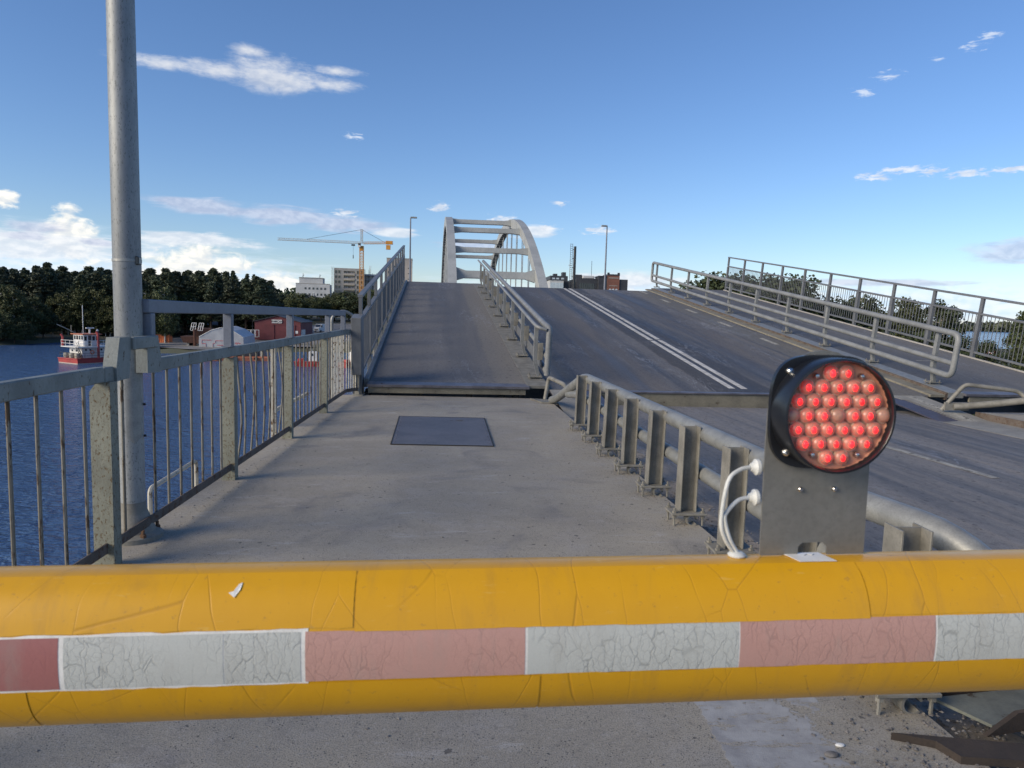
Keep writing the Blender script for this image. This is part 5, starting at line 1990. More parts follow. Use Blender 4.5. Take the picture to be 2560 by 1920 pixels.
tn = thing('storage_tent', 'white arched storage tent with red graffiti by the quay', 'tent', (-52.0, 155.5, -8.0))
arcp = [(-4.55, 0), (-4.45, 2.45), (-2.0, 3.9), (-0.2, 4.45), (0.6, 4.45), (2.4, 3.85), (4.45, 2.5), (4.55, 0)]
RT = Matrix.Rotation(radians(8), 4, 'Z')
mb = MB()
mb.prism(arcp, 0.0, 0.14, RT @ Mxz)
fp = obj('front_wall', mb, M['tarpgrey'], tn, smooth=False)
mb = MB()
n = len(arcp)
vs = []
for y in (0.15, 4.0, 8.0, 12.0, 16.0):
    for p in arcp:
        vs.append(RT @ Vector((p[0] * 1.004, y, p[1] * 1.004)))
for i in range(4):
    for j in range(n - 1):
        mb.f.append((i * n + j, i * n + j + 1, i * n + n + j + 1, i * n + n + j))
mb.v = vs
mb.f.append(tuple(reversed(range(n))))
mb.f.append(tuple(4 * n + j for j in range(n)))
obj('cover', mb, M['tarp'], tn, smooth=False)
mb = MB()
mb.tube([RT @ Vector((p[0], -0.05, p[1] + 0.03)) for p in arcp[1:7]], 0.07, 5)
obj('edge_tube', mb, M['white'], tn)
for pts in ([(-3.9, 0.3), (-3.1, 0.3), (-3.1, 1.05), (-3.9, 1.05), (-3.9, 1.8), (-2.0, 1.8)], [(-1.7, 0.2), (-1.7, 1.1), (-1.3, 1.1)], [(-1.2, 1.2), (-1.2, 1.7), (2.4, 1.7), (2.4, 0.9)], [(-0.9, 0.75), (0.6, 0.75)],
            [(2.7, 1.1), (3.0, 1.4), (3.1, 1.0), (3.4, 1.4), (3.6, 1.1), (3.9, 1.3)]):
    mb = MB()
    for i in range(len(pts) - 1):
        mb.bar(RT @ Vector((pts[i][0], -0.012, pts[i][1])), RT @ Vector((pts[i + 1][0], -0.012, pts[i + 1][1])), 0.02, 0.13, up=(0, -0.1, 1))
    obj('graffiti', mb, M['graffiti'], fp, smooth=False)

ct = thing('shipping_container', 'orange shipping container lying at the forest edge of the yard', 'container', (-70.6, 168, -7.75), rotz=radians(3))
mb = MB()
n = 26
for i in range(n):
    a = -2.6 + 5.2 * i / n
    mb.box(a, a + 5.2 / n - 0.002, -0.02 - 0.05 * (i % 2), 2.4, 0.0, 1.85)
tag(obj('wall', mb, M['orange'], ct, smooth=False), kind='stuff')
wbox(ct, 'roof', M['hullorange'], -2.65, 2.65, -0.1, 2.42, 1.86, 1.95)
pq = wbox(ct, 'plate', M['white'], -0.72, 0.25, -0.10, -0.075, 1.10, 1.45)
wbox(pq, 'print', M['print'], -0.55, 0.08, -0.108, -0.102, 1.2, 1.34)
rbx = thing('barge_section', 'rust brown barge section on trestles beside the white tent', 'barge', (-57.8, 157, -7.9), rotz=radians(8))
mb = MB()
mb.prism([(-3.2, 2.3), (-2.6, 1.0), (2.8, 0.7), (3.2, 2.3)], 0, 5.5, Mxz)
obj('hull', mb, M['bargerust'], rbx, smooth=False)
wbox(rbx, 'deck_house', M['bargerust'], -0.2, 2.8, 0.8, 4.2, 2.31, 4.1, 0.02)
for x in (-1.8, 0.0, 2.0):
    wbox(rbx, 'trestle', M['concrete'], x - 0.25, x + 0.25, 0.5, 5.0, -0.3, 0.9)
for x in (-1.2, 0.3):
    mb = MB()
    for (a, b2) in (((0, 0), (0.35, 1.6)), ((0.9, 0), (1.25, 1.6)), ((0.0, 0.0), (0.9, 0)), ((0.18, 0.8), (1.08, 0.8)), ((0.35, 1.6), (1.25, 1.6)), ((0.45, 0), (0.8, 1.6))):
        mb.tube([(x + a[0], 0.4, 3.6 + a[1]), (x + b2[0], 0.4, 3.6 + b2[1])], 0.06, 4)
    obj('white_rack', mb, M['white'], rbx)
mb = MB()
mb.tube([(-0.3, 0.2, -0.4), (-0.3, 0.2, 3.8)], 0.32, 8)
obj('pile', mb, M['bargerust'], rbx)
rb2 = thing('red_bow', 'red hull bow of a laid-up boat half hidden by the lamp post', 'boat', (-64.9, 150, -8.1))
mb = MB()
mb.prism([(-1.8, 0), (0.4, 0), (1.1, 1.7), (-1.8, 1.5)], 0, 3.2, Mxz)
obj('hull', mb, M['hullred'], rb2, smooth=False)
wbox(rb2, 'deck_gear', M['galv'], -1.6, 0.4, 0.4, 2.5, 1.71, 2.3, 0.1)
wbox(sh, 'bench', M['cream'], -7.6, -4.0, -3.2, -2.4, 0.7, 0.85)
fr_ = thing('window_stack', 'pale window frames leaning on the red shed beside the tent', 'window frames', (-53.6, 183.5, -7.3))
for k in range(3):
    mb = MB()
    for (a, b2, c_, d_) in ((0, 1.0, 0, 0.12), (0, 1.0, 1.7, 1.82), (0, 0.12, 0.121, 1.699), (0.88, 1.0, 0.121, 1.699)):
        mb.box(-1.5 + k * 1.05 + a, -1.5 + k * 1.05 + b2, -0.05, 0.05, c_ + 0.8, d_ + 0.8)
    obj('frame', mb, M['white'], fr_, smooth=False)
# grey roofs behind the container
for (x, y, w, lb) in ((-88, 206, 9, 'long grey shed roof behind the orange container'), (-70, 214, 8, 'low grey shed behind the barge section, under the trees')):
    gz = ground(x, y)
    o = thing('grey_shed', lb, 'shed', (x, y, gz))
    wbox(o, 'wall', M['concrete'], -w, w, 0, 6, 0, 1.9)
    mb = MB()
    mb.prism([(-0.5, 1.91), (6.5, 1.91), (3.0, 3.3)], -w - 0.3, w + 0.3, PA)
    obj('roof', mb, M['tarpgrey'], o, smooth=False)
# covered stand between tent and red shed
cs_ = thing('open_shelter', 'dark open shelter with a flat roof left of the red shed', 'shelter', (-62.0, 204, -6.6))
wbox(cs_, 'roof', M['roofdark'], -6, 7, -1, 6, 3.6, 3.9)
for x in (-5.5, 0.5, 6.5):
    wbox(cs_, 'post', M['anthracite'], x - 0.12, x + 0.12, -0.6, -0.36, 0, 3.59)
wbox(cs_, 'back_wall', M['anthracite'], -5.9, 6.9, 5.6, 5.9, 0, 3.59)
hpz = thing('gravel_heap', 'small tan gravel heap in front of the open shelter', 'heap', (-58.0, 199, -6.7))
mb = MB()
mb.lathe([(2.2, -0.3), (1.6, 0.5), (0.7, 1.3), (0.15, 1.6)], 12)
obj('heap', mb, M['beige'], hpz)
for (x, y, h, lb, hd) in ((-57.3, 196, 8.5, 'thin yard lamp between the shelter and the red shed', 1.2), (-66.0, 201, 7.0, 'thin yard lamp bending over the open shelter', 1.5)):
    o = thing('yard_lamp', lb, 'lamp', (x, y, -6.9))
    mb = MB()
    mb.tube(fillet([(0, 0, 0), (0, 0, h), (hd, 0, h + 0.4)], 0.5, 4), 0.09, 6)
    obj('pole', mb, M['galv'], o)
    wbox(o, 'lantern', M['galv'], hd - 0.1, hd + 0.6, -0.12, 0.12, h + 0.3, h + 0.46)

# white van
vn = thing('van', 'white panel van parked on the yard road right of the red shed', 'van', (-44.3, 215, -5.95), rotz=radians(-18))
mb = MB()
side = [(0.0, 0.35), (5.3, 0.35), (5.3, 2.15), (5.1, 2.35), (1.5, 2.35), (0.75, 1.45), (0.05, 1.2)]
mb.prism(side, -0.95, 0.95, PA)
obj('body', mb, M['cabin'], vn, ang=20)
mb = MB()
mb.add([(-0.8, 0.76, 1.53), (0.8, 0.76, 1.53), (0.78, 1.36, 2.22), (-0.78, 1.36, 2.22)], [(0, 1, 2, 3)])
for i in range(4):
    v_ = mb.v[i]
    mb.v[i] = (v_[0], v_[1] - 0.035, v_[2] + 0.03)
obj('windscreen', mb, M['glassdark'], vn, smooth=False)
wbox(vn, 'side_window', M['glassdark'], 0.951, 0.965, 1.15, 1.9, 1.45, 2.05)
wbox(vn, 'grille', M['anthracite'], -0.5, 0.5, -0.03, 0.0, 0.55, 0.85)
for x in (-0.72, 0.72):
    wbox(vn, 'headlight', M['glasspale'], x - 0.17, x + 0.17, -0.025, 0.06, 0.85, 1.08)
for x in (-0.86, 0.86):
    for y in (1.0, 4.2):
        mb = MB()
        mb.lathe([(0.2, -0.13), (0.36, -0.13), (0.36, 0.13), (0.2, 0.13)], 16, Matrix.Translation((x, y, 0.36)) @ Matrix.Rotation(pi / 2, 4, 'Y'))
        obj('wheel', mb, M['black'], vn)
fpl = thing('flag_poles', 'white flag pole pair by the villa behind the red shed', 'flag pole', (-63, 300, 0))
for x in (0, 1.2):
    mb = MB()
    mb.tube([(x, 0, -2), (x, 0, 7.5)], 0.14, 6)
    obj('pole', mb, M['white'], fpl)
vl = thing('villa', 'pale yellow house with dark roof between the pines and the office block', 'house', (-72, 320, -2.5))
wbox(vl, 'wall', M['balconyslab'], -4, 5, 0, 8, 0, 5.5)
mb = MB()
mb.prism([(-0.6, 5.51), (8.6, 5.51), (4.0, 9.0)], -4.4, 5.4, PA)
obj('roof', mb, M['roofdark'], vl, smooth=False)
windows(vl, [-2.5, 0.5, 3.2], [2.8], -0.04, 1.0, 1.4, M['glassdark'], M['white'])

# ------------------------------------------------------------------ boats
def rails(o, pts, h, mat, r=0.03, name='railing'):
    mb = MB()
    for i in range(len(pts) - 1):
        a, b2 = Vector(pts[i]), Vector(pts[i + 1])
        for k in (0.5, 1.0):
            mb.tube([a + Vector((0, 0, h * k)), b2 + Vector((0, 0, h * k))], r, 5)
        n = max(1, int((b2 - a).length / 1.0))
        for j in range(n + 1):
            p = a + (b2 - a) * (j / n)
            mb.tube([p, p + Vector((0, 0, h))], r, 5)
    return tag(obj(name, mb, mat, o), kind='stuff')


tg = thing('work_boat', 'red hulled white work boat with wheelhouse moored across the water', 'boat', (-60.2, 114.6, WZ), rotz=radians(58))
# local: x to the stern side (right), bow face to the left/front; hull 9 x 5
mb = MB()
hullp = [(-0.0, 0), (9.5, 0), (9.5, 5.0), (0, 5.0)]
mb.v = []
mb.add([(0, 0, -0.5), (9.5, 0, -0.5), (9.5, 5, -0.5), (0, 5, -0.5), (-0.12, -0.1, 0.80), (9.6, -0.1, 0.86), (9.6, 5.1, 0.86), (-0.12, 5.1, 0.80)],
       [(3, 2, 1, 0), (4, 5, 6, 7), (0, 1, 5, 4), (1, 2, 6, 5), (2, 3, 7, 6), (3, 0, 4, 7)])
hu = obj('hull', mb, M['hullred'], tg, smooth=False)
for (a, b2) in (((-0.13, -0.11, 0.80), (9.6, -0.11, 0.86)), ((-0.13, -0.11, 0.80), (-0.13, 5.11, 0.80))):
    mb = MB()
    mb.tube([a, b2], 0.08, 6)
    obj('rubbing_strake', mb, M['hullred'], hu)
mb = MB()
mb.box(-0.06, 9.56, -0.055, -0.02, 0.0, 0.14)
obj('boot_stripe', mb, M['beige'], hu, smooth=False)
mb = MB()
mb.box(-0.075, -0.03, -0.015, 5.0, 0.0, 0.14)
obj('boot_stripe', mb, M['beige'], hu, smooth=False)
dh = wbox(tg, 'deck_house', M['cabin'], 1.3, 5.6, 1.0, 4.4, 0.86, 2.55, 0.05)
for (y, z) in ((3.6, 2.0), (2.5, 2.0)):
    mb = MB()
    mb.lathe([(0.17, 0), (0.17, 0.05)], 12, Matrix.Translation((1.30, y, z)) @ Matrix.Rotation(-pi / 2, 4, 'Y'))
    obj('porthole', mb, M['glassdark'], dh)
for x in (1.9, 2.6, 4.4):
    mb = MB()
    mb.lathe([(0.16, 0), (0.16, 0.05)], 12, Matrix.Translation((x, 1.0, 2.15)) @ Matrix.Rotation(pi / 2, 4, 'X'))
    obj('porthole', mb, M['glassdark'], dh)
ud = wbox(tg, 'upper_deck', M['cabin'], 0.3, 6.4, 0.2, 5.0, 2.56, 2.70)
wh = wbox(tg, 'wheelhouse', M['cabin'], 1.7, 4.3, 1.2, 4.0, 2.71, 4.55, 0.08)
rf_ = wbox(tg, 'wheelhouse_roof', M['hullorange'], 1.45, 4.6, 0.95, 4.25, 4.56, 4.68)
for y in (1.55, 2.2, 2.85, 3.5):
    wbox(wh, 'window', M['glassdark'], 1.66, 1.72, y - 0.22, y + 0.22, 3.75, 4.35)
for x in (2.0, 3.3, 3.9):
    wbox(wh, 'window', M['glassdark'], x - 0.2, x + 0.2, 1.16, 1.19, 3.6, 4.3)
wbox(wh, 'door', M['anthracite'], 2.45, 2.95, 1.165, 1.195, 2.8, 4.4)
rails(tg, [(0.35, 4.9, 2.7), (0.35, 0.25, 2.7), (6.35, 0.25, 2.7)], 0.95, M['white'], 0.035)
rails(tg, [(0.1, 4.9, 0.86), (0.1, 0.1, 0.86), (5.6, 0.1, 0.86)], 0.85, M['anthracite'], 0.03)
lad = MB()
for y in (0.25, 0.75):
    lad.tube([(1.0, y, 0.9), (0.2, y, 2.7)], 0.05, 5)
    lad.tube([(1.0, y, 1.7), (0.2, y, 3.5)], 0.03, 5)
for k in range(7):
    q = k / 7
    lad.tube([(1.0 - 0.8 * q, 0.25, 0.95 + 1.75 * q), (1.0 - 0.8 * q, 0.75, 0.95 + 1.75 * q)], 0.05, 4)
tag(obj('ladder', lad, M['anthracite'], tg), kind='stuff')
for (x, y, z0, z1, r) in ((3.5, 0.3, 0.86, 4.7, 0.19), (0.5, 4.75, 2.7, 4.2, 0.16)):
    mb = MB()
    mb.tube(fillet([(x, y, z0), (x, y, z1), (x - 0.15, y + 0.2, z1 + 0.35)], 0.15, 4), r, 10)
    obj('exhaust_pipe', mb, M['hullred'], tg)
mb = MB()
mb.tube([(2.4, 2.4, 4.7), (2.4, 2.4, 9.2)], 0.05, 6)
obj('mast', mb, M['white'], tg)
mb = MB()
mb.tube([(3.2, 2.0, 4.7), (3.2, 2.0, 5.5)], 0.14, 8)
mb.box(2.6, 3.9, 1.9, 2.1, 5.5, 5.68)
obj('radar', mb, M['white'], tg)
mb = MB()
mb.tube([(1.9, 3.6, 4.7), (0.6, 4.4, 5.6), (-0.2, 5.0, 6.1)], 0.06, 5)
mb.tube([(1.4, 3.9, 4.9), (1.4, 3.9, 6.0)], 0.04, 5)
obj('derrick', mb, M['galv'], tg)
mb = MB()
mb.lathe([(0.17, 0), (0.17, 0.2), (0.05, 0.3)], 10, Matrix.Translation((4.2, 1.6, 5.1)))
mb.tube([(4.2, 1.6, 4.6), (4.2, 1.6, 5.1)], 0.04, 5)
obj('satellite_dome', mb, M['white'], tg)
for (x, y) in ((0.75, 4.3), (0.8, 2.9), (0.8, 1.4)):
    mb = MB()
    mb.lathe([(0.36, 0.86), (0.40, 1.1), (0.40, 1.5), (0.34, 1.62)], 12, Matrix.Translation((x, y, 0)))
    obj('drum', mb, M['cream'], tg)
mb = MB()
for i in range(16):
    a0, a1 = 2 * pi * i / 16, 2 * pi * (i + 1) / 16
    mb.tube([(2.9 + 0.28 * cos(a0), 0.95, 1.75 + 0.28 * sin(a0)), (2.9 + 0.28 * cos(a1), 0.95, 1.75 + 0.28 * sin(a1))], 0.06, 5)
tag(obj('lifebuoy', mb, M['orange'], tg), kind='stuff')
wbox(tg, 'engine_casing', M['anthracite'], 5.62, 8.6, 1.2, 4.2, 0.87, 2.2, 0.05)

pt = thing('pontoon', 'faded orange work pontoon with grey machinery below the railing', 'pontoon', (-45.8, 128, WZ), rotz=radians(14))
wbox(pt, 'hull', M['hullorange'], 0, 11.0, 0, 4.5, -0.4, 0.75, 0.12)
for x in (2.2, 5.0, 8.6):
    mb = MB()
    mb.lathe([(0.16, -0.1), (0.34, -0.1), (0.34, 0.1), (0.16, 0.1)], 14, Matrix.Translation((x, -0.12, 0.45)) @ Matrix.Rotation(pi / 2, 4, 'X'))
    obj('tyre_fender', mb, M['black'], pt)
wbox(pt, 'machine', M['anthracite'], 4.5, 9.0, 1.0, 3.8, 0.76, 2.3, 0.1)
mb = MB()
mb.lathe([(0.6, 0.76), (0.6, 2.4), (0.4, 2.6)], 14, Matrix.Translation((9.7, 1.6, 0)))
obj('tank', mb, M['galv'], pt)
mb = MB()
mb.tube([(4.0, 1.2, 0.8), (7.5, 1.2, 2.9)], 0.1, 6)
obj('boom', mb, M['galv'], pt)


def red_boat(label, x, y, rz, sc=1.0):
    o = thing('red_boat', label, 'boat', (x, y, WZ), rotz=rz)
    mb = MB()
    pl_ = [(-2.6, -0.9), (1.6, -0.95), (2.9, 0.0), (1.6, 0.95), (-2.6, 0.9)]
    vs = [(p[0] * 0.92, p[1] * 0.8, -0.3) for p in pl_] + [(p[0] * sc, p[1], 0.85) for p in pl_]
    mb.add(vs, [tuple(reversed(range(5))), tuple(range(5, 10))] + [(i, (i + 1) % 5, 5 + (i + 1) % 5, 5 + i) for i in range(5)])
    obj('hull', mb, M['hullred'], o, smooth=False)
    c_ = wbox(o, 'cabin', M['cabin'], -0.2, 1.2, -0.6, 0.6, 0.86, 2.5, 0.06)
    wbox(c_, 'cabin_window', M['glassdark'], 0.1, 0.5, -0.63, -0.605, 1.8, 2.2)
    mb = MB()
    mb.tube([(0.3, 0, 2.5), (0.1, 0, 3.6)], 0.04, 5)
    obj('mast', mb, M['white'], o)
    wbox(o, 'engine_box', M['hullred'], -2.0, -1.0, -0.5, 0.5, 0.86, 1.3, 0.05)
    return o


red_boat('red open boat with white cabin seen through the railing balusters', -26.0, 121.5, radians(6))
red_boat('red boat just beyond the end of the old railing', -19.3, 122.5, radians(60))
sbx = thing('dinghy', 'small pale motor dinghy glimpsed behind the rusty railing post', 'boat', (-17.3, 35.4, WZ), rotz=radians(116))
mb = MB()
pl_ = [(-1.6, -0.45), (0.8, -0.45), (1.6, 0), (0.8, 0.45), (-1.6, 0.45)]
mb.add([(p[0] * 0.9, p[1] * 0.75, -0.2) for p in pl_] + [(p[0], p[1], 0.5) for p in pl_], [tuple(reversed(range(5)))] + [(i, (i + 1) % 5, 5 + (i + 1) % 5, 5 + i) for i in range(5)] + [tuple(range(5, 10))])
obj('hull', mb, M['galv'], sbx, smooth=False)
wbox(sbx, 'outboard_motor', M['white'], -1.95, -1.6, -0.2, 0.2, 0.2, 0.9, 0.06)

# waterway sign on the far right bank
sg_ = thing('waterway_sign', 'white and red arrow-shaped waterway sign on the right bank', 'sign', (154, 200, -8.0), rotz=radians(-36))
mb = MB()
mb.prism([(-2.1, 1.6), (-0.65, 2.75), (-0.65, 0.55)], -0.05, 0.05, Mxz)
obj('arrow_panel', mb, M['white'], sg_, smooth=False)
mb = MB()
mb.prism([(0.0, 0.6), (1.5, 0.6), (1.5, 2.6), (0.0, 2.6)], -0.05, 0.05, Mxz)
sq = obj('square_panel', mb, M['white'], sg_, smooth=False)
for (a, b2, c_, d_) in ((-0.62, -0.45, 0.4, 2.8), (-0.2, -0.02, 0.4, 2.8), (1.52, 1.66, 0.4, 2.7), (-0.01, 1.51, 2.62, 2.75)):
    wbox(sg_, 'red_border', M['signred'], a, b2, -0.06, 0.06, c_, d_)
mb = MB()
mb.bar((0.1, -0.07, 2.3), (1.4, -0.07, 0.8), 0.03, 0.14, up=(0, -0.1, 1))
obj('red_slash', mb, M['signred'], sq, smooth=False)
mb = MB()
mb.tube([(0.6, -0.07, 2.2), (0.6, -0.07, 1.1)], 0.08, 5)
mb.tube(fillet([(0.2, -0.07, 1.4), (0.3, -0.07, 1.0), (0.9, -0.07, 1.0), (1.0, -0.07, 1.4)], 0.2, 4), 0.08, 5)
obj('anchor_symbol', mb, M['print'], sq)
for (x, z, w) in ((-1.55, 1.62, 0.5), (-1.0, 1.0, 0.25)):
    wbox(sg_, 'print', M['print'], x, x + w, -0.06, -0.051, z, z + 0.16)
for x in (-0.3, 1.4):
    mb = MB()
    mb.tube([(x, 0.12, -1.2), (x, 0.12, 2.6)], 0.08, 6)
    obj('post', mb, M['galv'], sg_)
# far white villa on the opposite shore
fvz = -7.0
fv = thing('shore_house', 'white house on the far shore seen through the right railing', 'house', (1015, 1330, -8.2), rotz=radians(-38))
wbox(fv, 'wall', M['cabin'], -14, 12, 0, 12, 0, 9)
mb = MB()
mb.prism([(-1, 9.01), (13, 9.01), (6, 15)], -8, 2, PA)
obj('roof', mb, M['roofdark'], fv, smooth=False)
windows(fv, [-11, -7, -3, 1, 5, 9], [1.5, 5.5], -0.1, 2.2, 2.0, M['glassdark'], dep=0.3)
fv2 = thing('shore_house', 'low white building right of the house on the far shore', 'house', (1045, 1310, -8.2), rotz=radians(-38))
wbox(fv2, 'wall', M['cabin'], -12, 12, 0, 10, 0, 5)
wbox(fv2, 'roof', M['roofdark'], -12.4, 12.4, -0.4, 10.4, 5.01, 6.2)

# ================================================================== TREES
def clump(mb, c, r, n, size, rg, flat=0.7, droop=0.0):
    for i in range(n):
        while True:
            p = Vector((rg.uniform(-1, 1), rg.uniform(-1, 1), rg.uniform(-1, 1)))
            if p.length < 1:
                break
        p = Vector((p.x * r, p.y * r, p.z * r * flat - droop * r * (p.x * p.x + p.y * p.y)))
        a = Vector((rg.gauss(0, 1), rg.gauss(0, 1), rg.gauss(0, 1))).normalized()
        b = a.cross(Vector((rg.gauss(0, 1), rg.gauss(0, 1), rg.gauss(0, 1)))).normalized()
        s = size * rg.uniform(0.6, 1.3)
        q = Vector(c) + p
        mb.add([q - a * s * 0.5, q + b * s * 0.42, q + a * s * 0.5, q - b * s * 0.42], [(0, 1, 2, 3)])


def make_tree(kind, seed, h, spread, nclump, nleaf, size, matl, matb, name, label, group):
    rg = random.Random(seed)
    o = thing(name, label, 'tree', (0, 0, 0), group=group)
    tr = MB()
    lean = (rg.uniform(-0.03, 0.03) * h, rg.uniform(-0.03, 0.03) * h)
    top = 0.97 if kind != 'round' else 0.75
    path = [(0, 0, -0.6), (lean[0] * 0.3, lean[1] * 0.3, h * 0.4), (lean[0], lean[1], h * top)]
    r0 = h * 0.014 + 0.05
    tr.tube(path, [r0, r0 * 0.7, r0 * 0.12], 8)
    cr = MB()
    for i in range(nclump):
        if kind == 'pine':
            t = rg.uniform(0.25, 1.0) ** 0.8
            rad = spread * (1.04 - t) ** 0.62 * (0.55 + 0.45 * rg.random())
            if t > 0.93:
                rad *= 0.3
            cr_r = rg.uniform(0.45, 1.2) * spread * 0.17
            fl, dr = 0.5, 0.25
        elif kind == 'spruce':
            t = rg.uniform(0.10, 1.0)
            rad = spread * (1.02 - t) * (0.35 + 0.65 * rg.random())
            cr_r = spread * 0.28 * (1.15 - t) + 0.15
            fl, dr = 0.6, 0.3
        elif kind == 'birch':
            t = rg.uniform(0.16, 1.0)
            env = sin(min(1.0, (t - 0.06) / 0.94) * pi * 0.93) ** 0.65
            rad = spread * env * sqrt(rg.random())
            cr_r = rg.uniform(0.6, 1.1) * spread * 0.33
            fl, dr = 0.95, 0.4
        else:
            t = rg.uniform(0.22, 0.98)
            env = sqrt(max(0.0, 1 - ((t - 0.56) / 0.46) ** 2))
            rad = spread * env * sqrt(rg.random())
            cr_r = rg.uniform(0.6, 1.15) * spread * 0.30
            fl, dr = 0.8, 0.2
        a = rg.random() * 2 * pi
        if kind in ('pine', 'spruce'):
            rad *= 0.62 + 0.30 * sin(a * 2 + seed + t * 9) + 0.26 * sin(a * 3 - t * 17 + seed * 1.7) + 0.12 * sin(t * 41 + seed)
            rad = max(0.05, rad)
        c = (lean[0] * t + rad * cos(a), lean[1] * t + rad * sin(a), h * t)
        clump(cr, c, cr_r, nleaf, size, rg, fl, dr)
        if rg.random() < 0.5 and rad > 0.5:
            zt = h * t - rad * 0.25
            tr.tube([(lean[0] * t, lean[1] * t, max(zt, h * 0.12)), (c[0] * 0.55, c[1] * 0.55, h * t - rad * 0.12), c], [r0 * 0.35, r0 * 0.2, 0.02], 5)
    obj('trunk', tr, matb, o)
    obj('crown', cr, matl, o, smooth=False)
    return o


G1, G2 = 'pines of the forest across the water', 'leafy trees along the far left shore'
LP_ = 'dark pine in the dense forest across the water'
LB_ = 'leafy shore tree at the foot of the pine forest across the water'
protoP = [make_tree('pine', 11 + i, 16, 4.1, 230, 36, 0.36, M['pineleaf'], M['bark'], 'pine_tree', LP_, G1) for i in range(4)]
protoS = [make_tree('spruce', 31 + i, 16, 2.9, 110, 60, 0.36, M['pineleaf'], M['bark'], 'pine_tree', LP_, G1) for i in range(2)]
protoB = [make_tree('birch', 51 + i, 12, 2.9, 75, 80, 0.34, M['leafA'], M['birchbark'], 'birch_tree', LB_, G2) for i in range(3)]
protoR = [make_tree('round', 71 + i, 8, 3.4, 75, 80, 0.34, M['leafA' if i else 'leafC'], M['bark'], 'shore_tree', LB_, G2) for i in range(2)]
used = set()


def place(protos, x, y, sc, label=None, group=None, z=None):
    p = protos[rnd.randrange(len(protos))]
    zz = (ground(x, y) if z is None else z) - 0.2
    wd = 1.42 if (p in protoP or p in protoS) else 1.1
    s3 = (sc * wd * rnd.uniform(0.85, 1.2), sc * wd * rnd.uniform(0.85, 1.2), sc)
    if p.name not in used:
        used.add(p.name)
        p.location = (x, y, zz)
        p.rotation_euler = (0, 0, rnd.random() * 6.28)
        p.scale = s3
        if label:
            p['label'] = label
        if group:
            p['group'] = group
        return p
    return dup(p, (x, y, zz), rnd.random() * 6.28, s3, label, group)


def topat(x, y):
    """rough height of the forest skyline above the camera axis"""
    return None


# the pine forest: rows staggered in depth
for row, (y0, n_) in enumerate(((196, 30), (208, 32), (222, 32), (240, 30))):
    for i in range(n_):
        ratio = -0.72 + (0.72 - 0.262) * (i + rnd.uniform(0.15, 0.85)) / n_
        y = y0 + rnd.uniform(-6, 6)
        x = ratio * y
        ztop = 8.6 + (y - 185) * 0.055 + rnd.uniform(-1.8, 0.9) + 0.9 * sin(ratio * 61 + row * 2.1)
        if ratio > -0.33:
            ztop -= (ratio + 0.33) * 28
        gz = ground(x, y)
        place(protoP if rnd.random() < 0.84 else protoS, x, y, max(0.55, (ztop - gz) / 16.0))
# leafy fringe on the shore
for i in range(34):
    ratio = -0.70 + (0.70 - 0.405) * (i + rnd.random()) / 34
    y = rnd.uniform(166, 186)
    x = ratio * y
    if sdist(x, y) < 3:
        y = 190
        x = ratio * y
    place(protoB if rnd.random() < 0.72 else protoR, x, y, rnd.uniform(0.78, 1.08))
for i in range(46):
    ratio = -0.72 + (0.72 - 0.44) * (i + rnd.random()) / 46
    y = 158 + rnd.uniform(-1, 6)
    x = ratio * y
    if sdist(x, y) > 1.0:
        place(protoR, x, y, rnd.uniform(0.40, 0.80))
# round pale willow and neighbours behind the container
pw = [make_tree('round', 91, 10, 5.2, 95, 60, 0.42, M['leafB'], M['bark'], 'willow_tree', 'pale green round willow behind the tent and container', None)]
place(pw, -76.0, 200, 1.12)
for (x, y, s, lb) in ((-88, 206, 0.95, None), (-64, 208, 0.8, None), (-84, 198, 0.6, None), (-69, 216, 0.95, None)):
    place(protoR, x, y, s)
# trees before the city blocks
LM_ = 'green tree in the row between the red shed and the city blocks'
for i in range(20):
    ratio = -0.285 + (0.285 - 0.105) * (i + rnd.random()) / 20
    y = rnd.uniform(262, 300)
    x = ratio * y
    ztop = 5.5 + (ratio + 0.215) * 34 * (1 if ratio > -0.215 else -0.2) + rnd.uniform(-1.0, 1.0)
    gz = ground(x, y)
    place(protoR, x, y, max(0.7, (min(ztop, 9.5) - gz) / 8.2), LM_, 'trees before the city blocks')
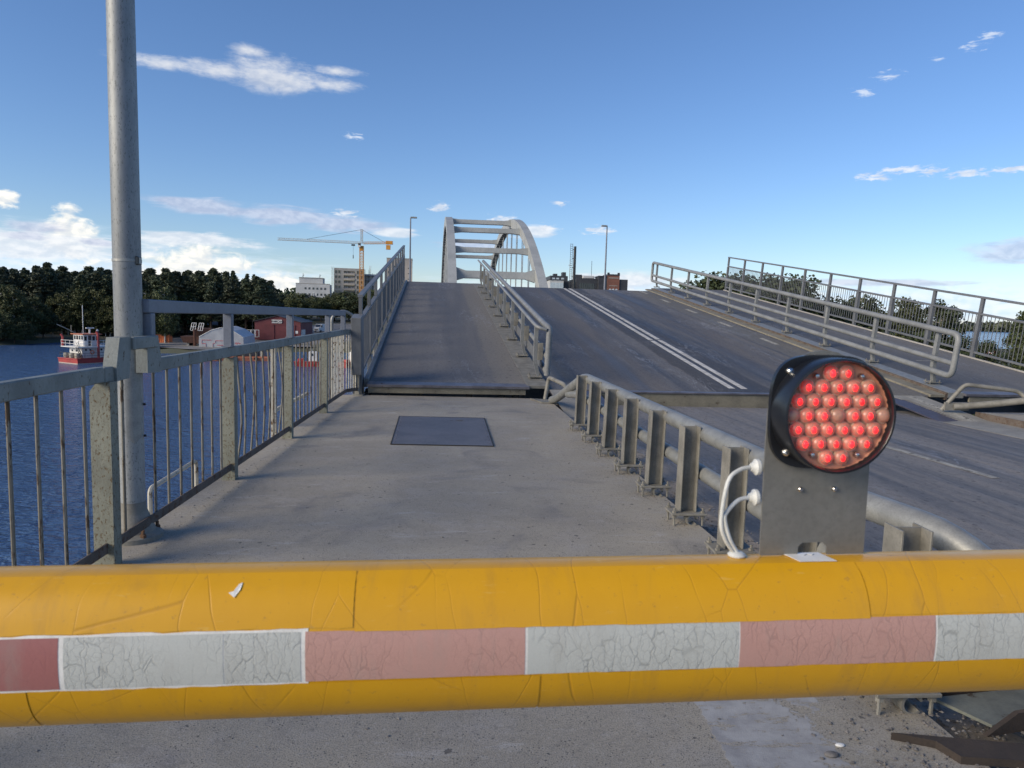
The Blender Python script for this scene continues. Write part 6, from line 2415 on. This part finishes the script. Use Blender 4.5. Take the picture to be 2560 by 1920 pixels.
# right bank trees, nearer
GR = 'trees on the right bank beyond the railing'
nearR = [make_tree('round', 101 + i, 11, 3.6, 120, 70, 0.30, M['leafC'], M['bark'], 'bank_tree', 'x', GR) for i in range(2)]
nearB = [make_tree('birch', 111 + i, 10, 2.0, 90, 60, 0.26, M['leafC' if i else 'leafA'], M['birchbark'], 'bank_tree', 'x', GR) for i in range(2)]
LR1 = 'broad dark tree rising behind the upper end of the right railing'
LR2 = 'slender leafy tree behind the lower part of the right railing'
for (x, y, zt, pr, lb) in ((30.6, 92, 5.8, nearR, 'small dark tree at the far top corner of the right walkway'), (33.8, 90, 6.9, nearR, None), (37.5, 92, 6.7, nearR, None), (40.0, 88, 6.9, nearR, None), (43.0, 92, 6.0, nearR, None),
                           (45.2, 90, 4.6, nearR, None), (35.6, 96, 5.6, nearR, None), (48.2, 95, 4.4, nearB, 0), (50.0, 90, 4.2, nearB, 0), (53.0, 92, 4.9, nearB, 0), (55.2, 95, 3.8, nearB, 0), (57.4, 90, 4.7, nearB, 0),
                           (59.6, 93, 3.6, nearB, 0), (62.4, 90, 4.5, nearB, 0), (64.5, 92, 3.6, nearB, 0), (61.0, 97, 3.2, nearB, 0), (73.6, 88, 4.0, nearB, 0), (75.0, 91, 3.4, nearB, 0), (78.0, 90, 4.4, nearB, 0), (82, 92, 4.2, nearB, 0),
                           (73.0, 84, 0.8, nearR, 0), (77, 84, 1.2, nearR, 0), (51.5, 84, 0.2, nearR, 0), (56, 84, 0.4, nearR, 0), (60.5, 84, 0.0, nearR, 0), (64, 83, -0.4, nearR, 0)):
    gz = ground(x, y)
    base_h = 10.8 if pr is nearR else 9.9
    place(pr, x, y, max(0.3, (zt - gz) / base_h), (lb or (LR1 if lb is None else LR2)), GR)
# low shrubs on the bank below the right railing
shr = [make_tree('round', 131 + i, 3.0, 2.0, 60, 60, 0.20, M['leafB' if i else 'leafA'], M['bark'], 'shrub', 'low shrub on the bank below the right railing', 'shrubs on the right bank') for i in range(2)]
for i in range(44):
    y = rnd.uniform(62, 84)
    x = rnd.uniform(0.36, 0.94) * y
    if sdist(x, y) > 1 and not 0.73 < x / y < 0.80:
        place(shr, x, y, rnd.uniform(0.7, 1.5))
# far wooded shore on the right
mb = MB()
rg = random.Random(5)
for i in range(2600):
    q = rg.random()
    x = 250 + q * 1900
    y = 1480 - q * 500 + rg.uniform(-60, 60)
    hh = 20 + 10 * sin(q * 9) + 6 * sin(q * 31)
    z = -8.5 + rg.random() ** 0.7 * (hh if y > 1480 - q * 500 else hh * 0.6)
    clump(mb, (x, y, z), 11, 7, 9.5, rg, 0.6)
tag(obj('far_forest', mb, M['pineleaf'], smooth=False), 'dark wooded hills along the far right shore', 'forest', kind='stuff')
mb = MB()
for q in range(41):
    x = 200 + q * 55
    y = 1450 - q * 14
    mb.v += [(x, y, -9.0), (x + 30, y + 60, -6.0), (x + 140, y + 400, 2.0)]
for q in range(40):
    for j in range(2):
        mb.f.append((q * 3 + j, q * 3 + 3 + j, q * 3 + 4 + j, q * 3 + 1 + j))
struct('far_shore', mb, M['land'])
# city forest line behind the arch and houses
mb = MB()
for i in range(900):
    x = rg.uniform(-420, 260)
    y = rg.uniform(520, 620)
    clump(mb, (x, y, 4 + rg.random() * 8), 5, 8, 4.0, rg, 0.7)
tag(obj('town_treeline', mb, M['leafC'], smooth=False), 'distant tree belt along the horizon behind the town', 'tree belt', kind='stuff')
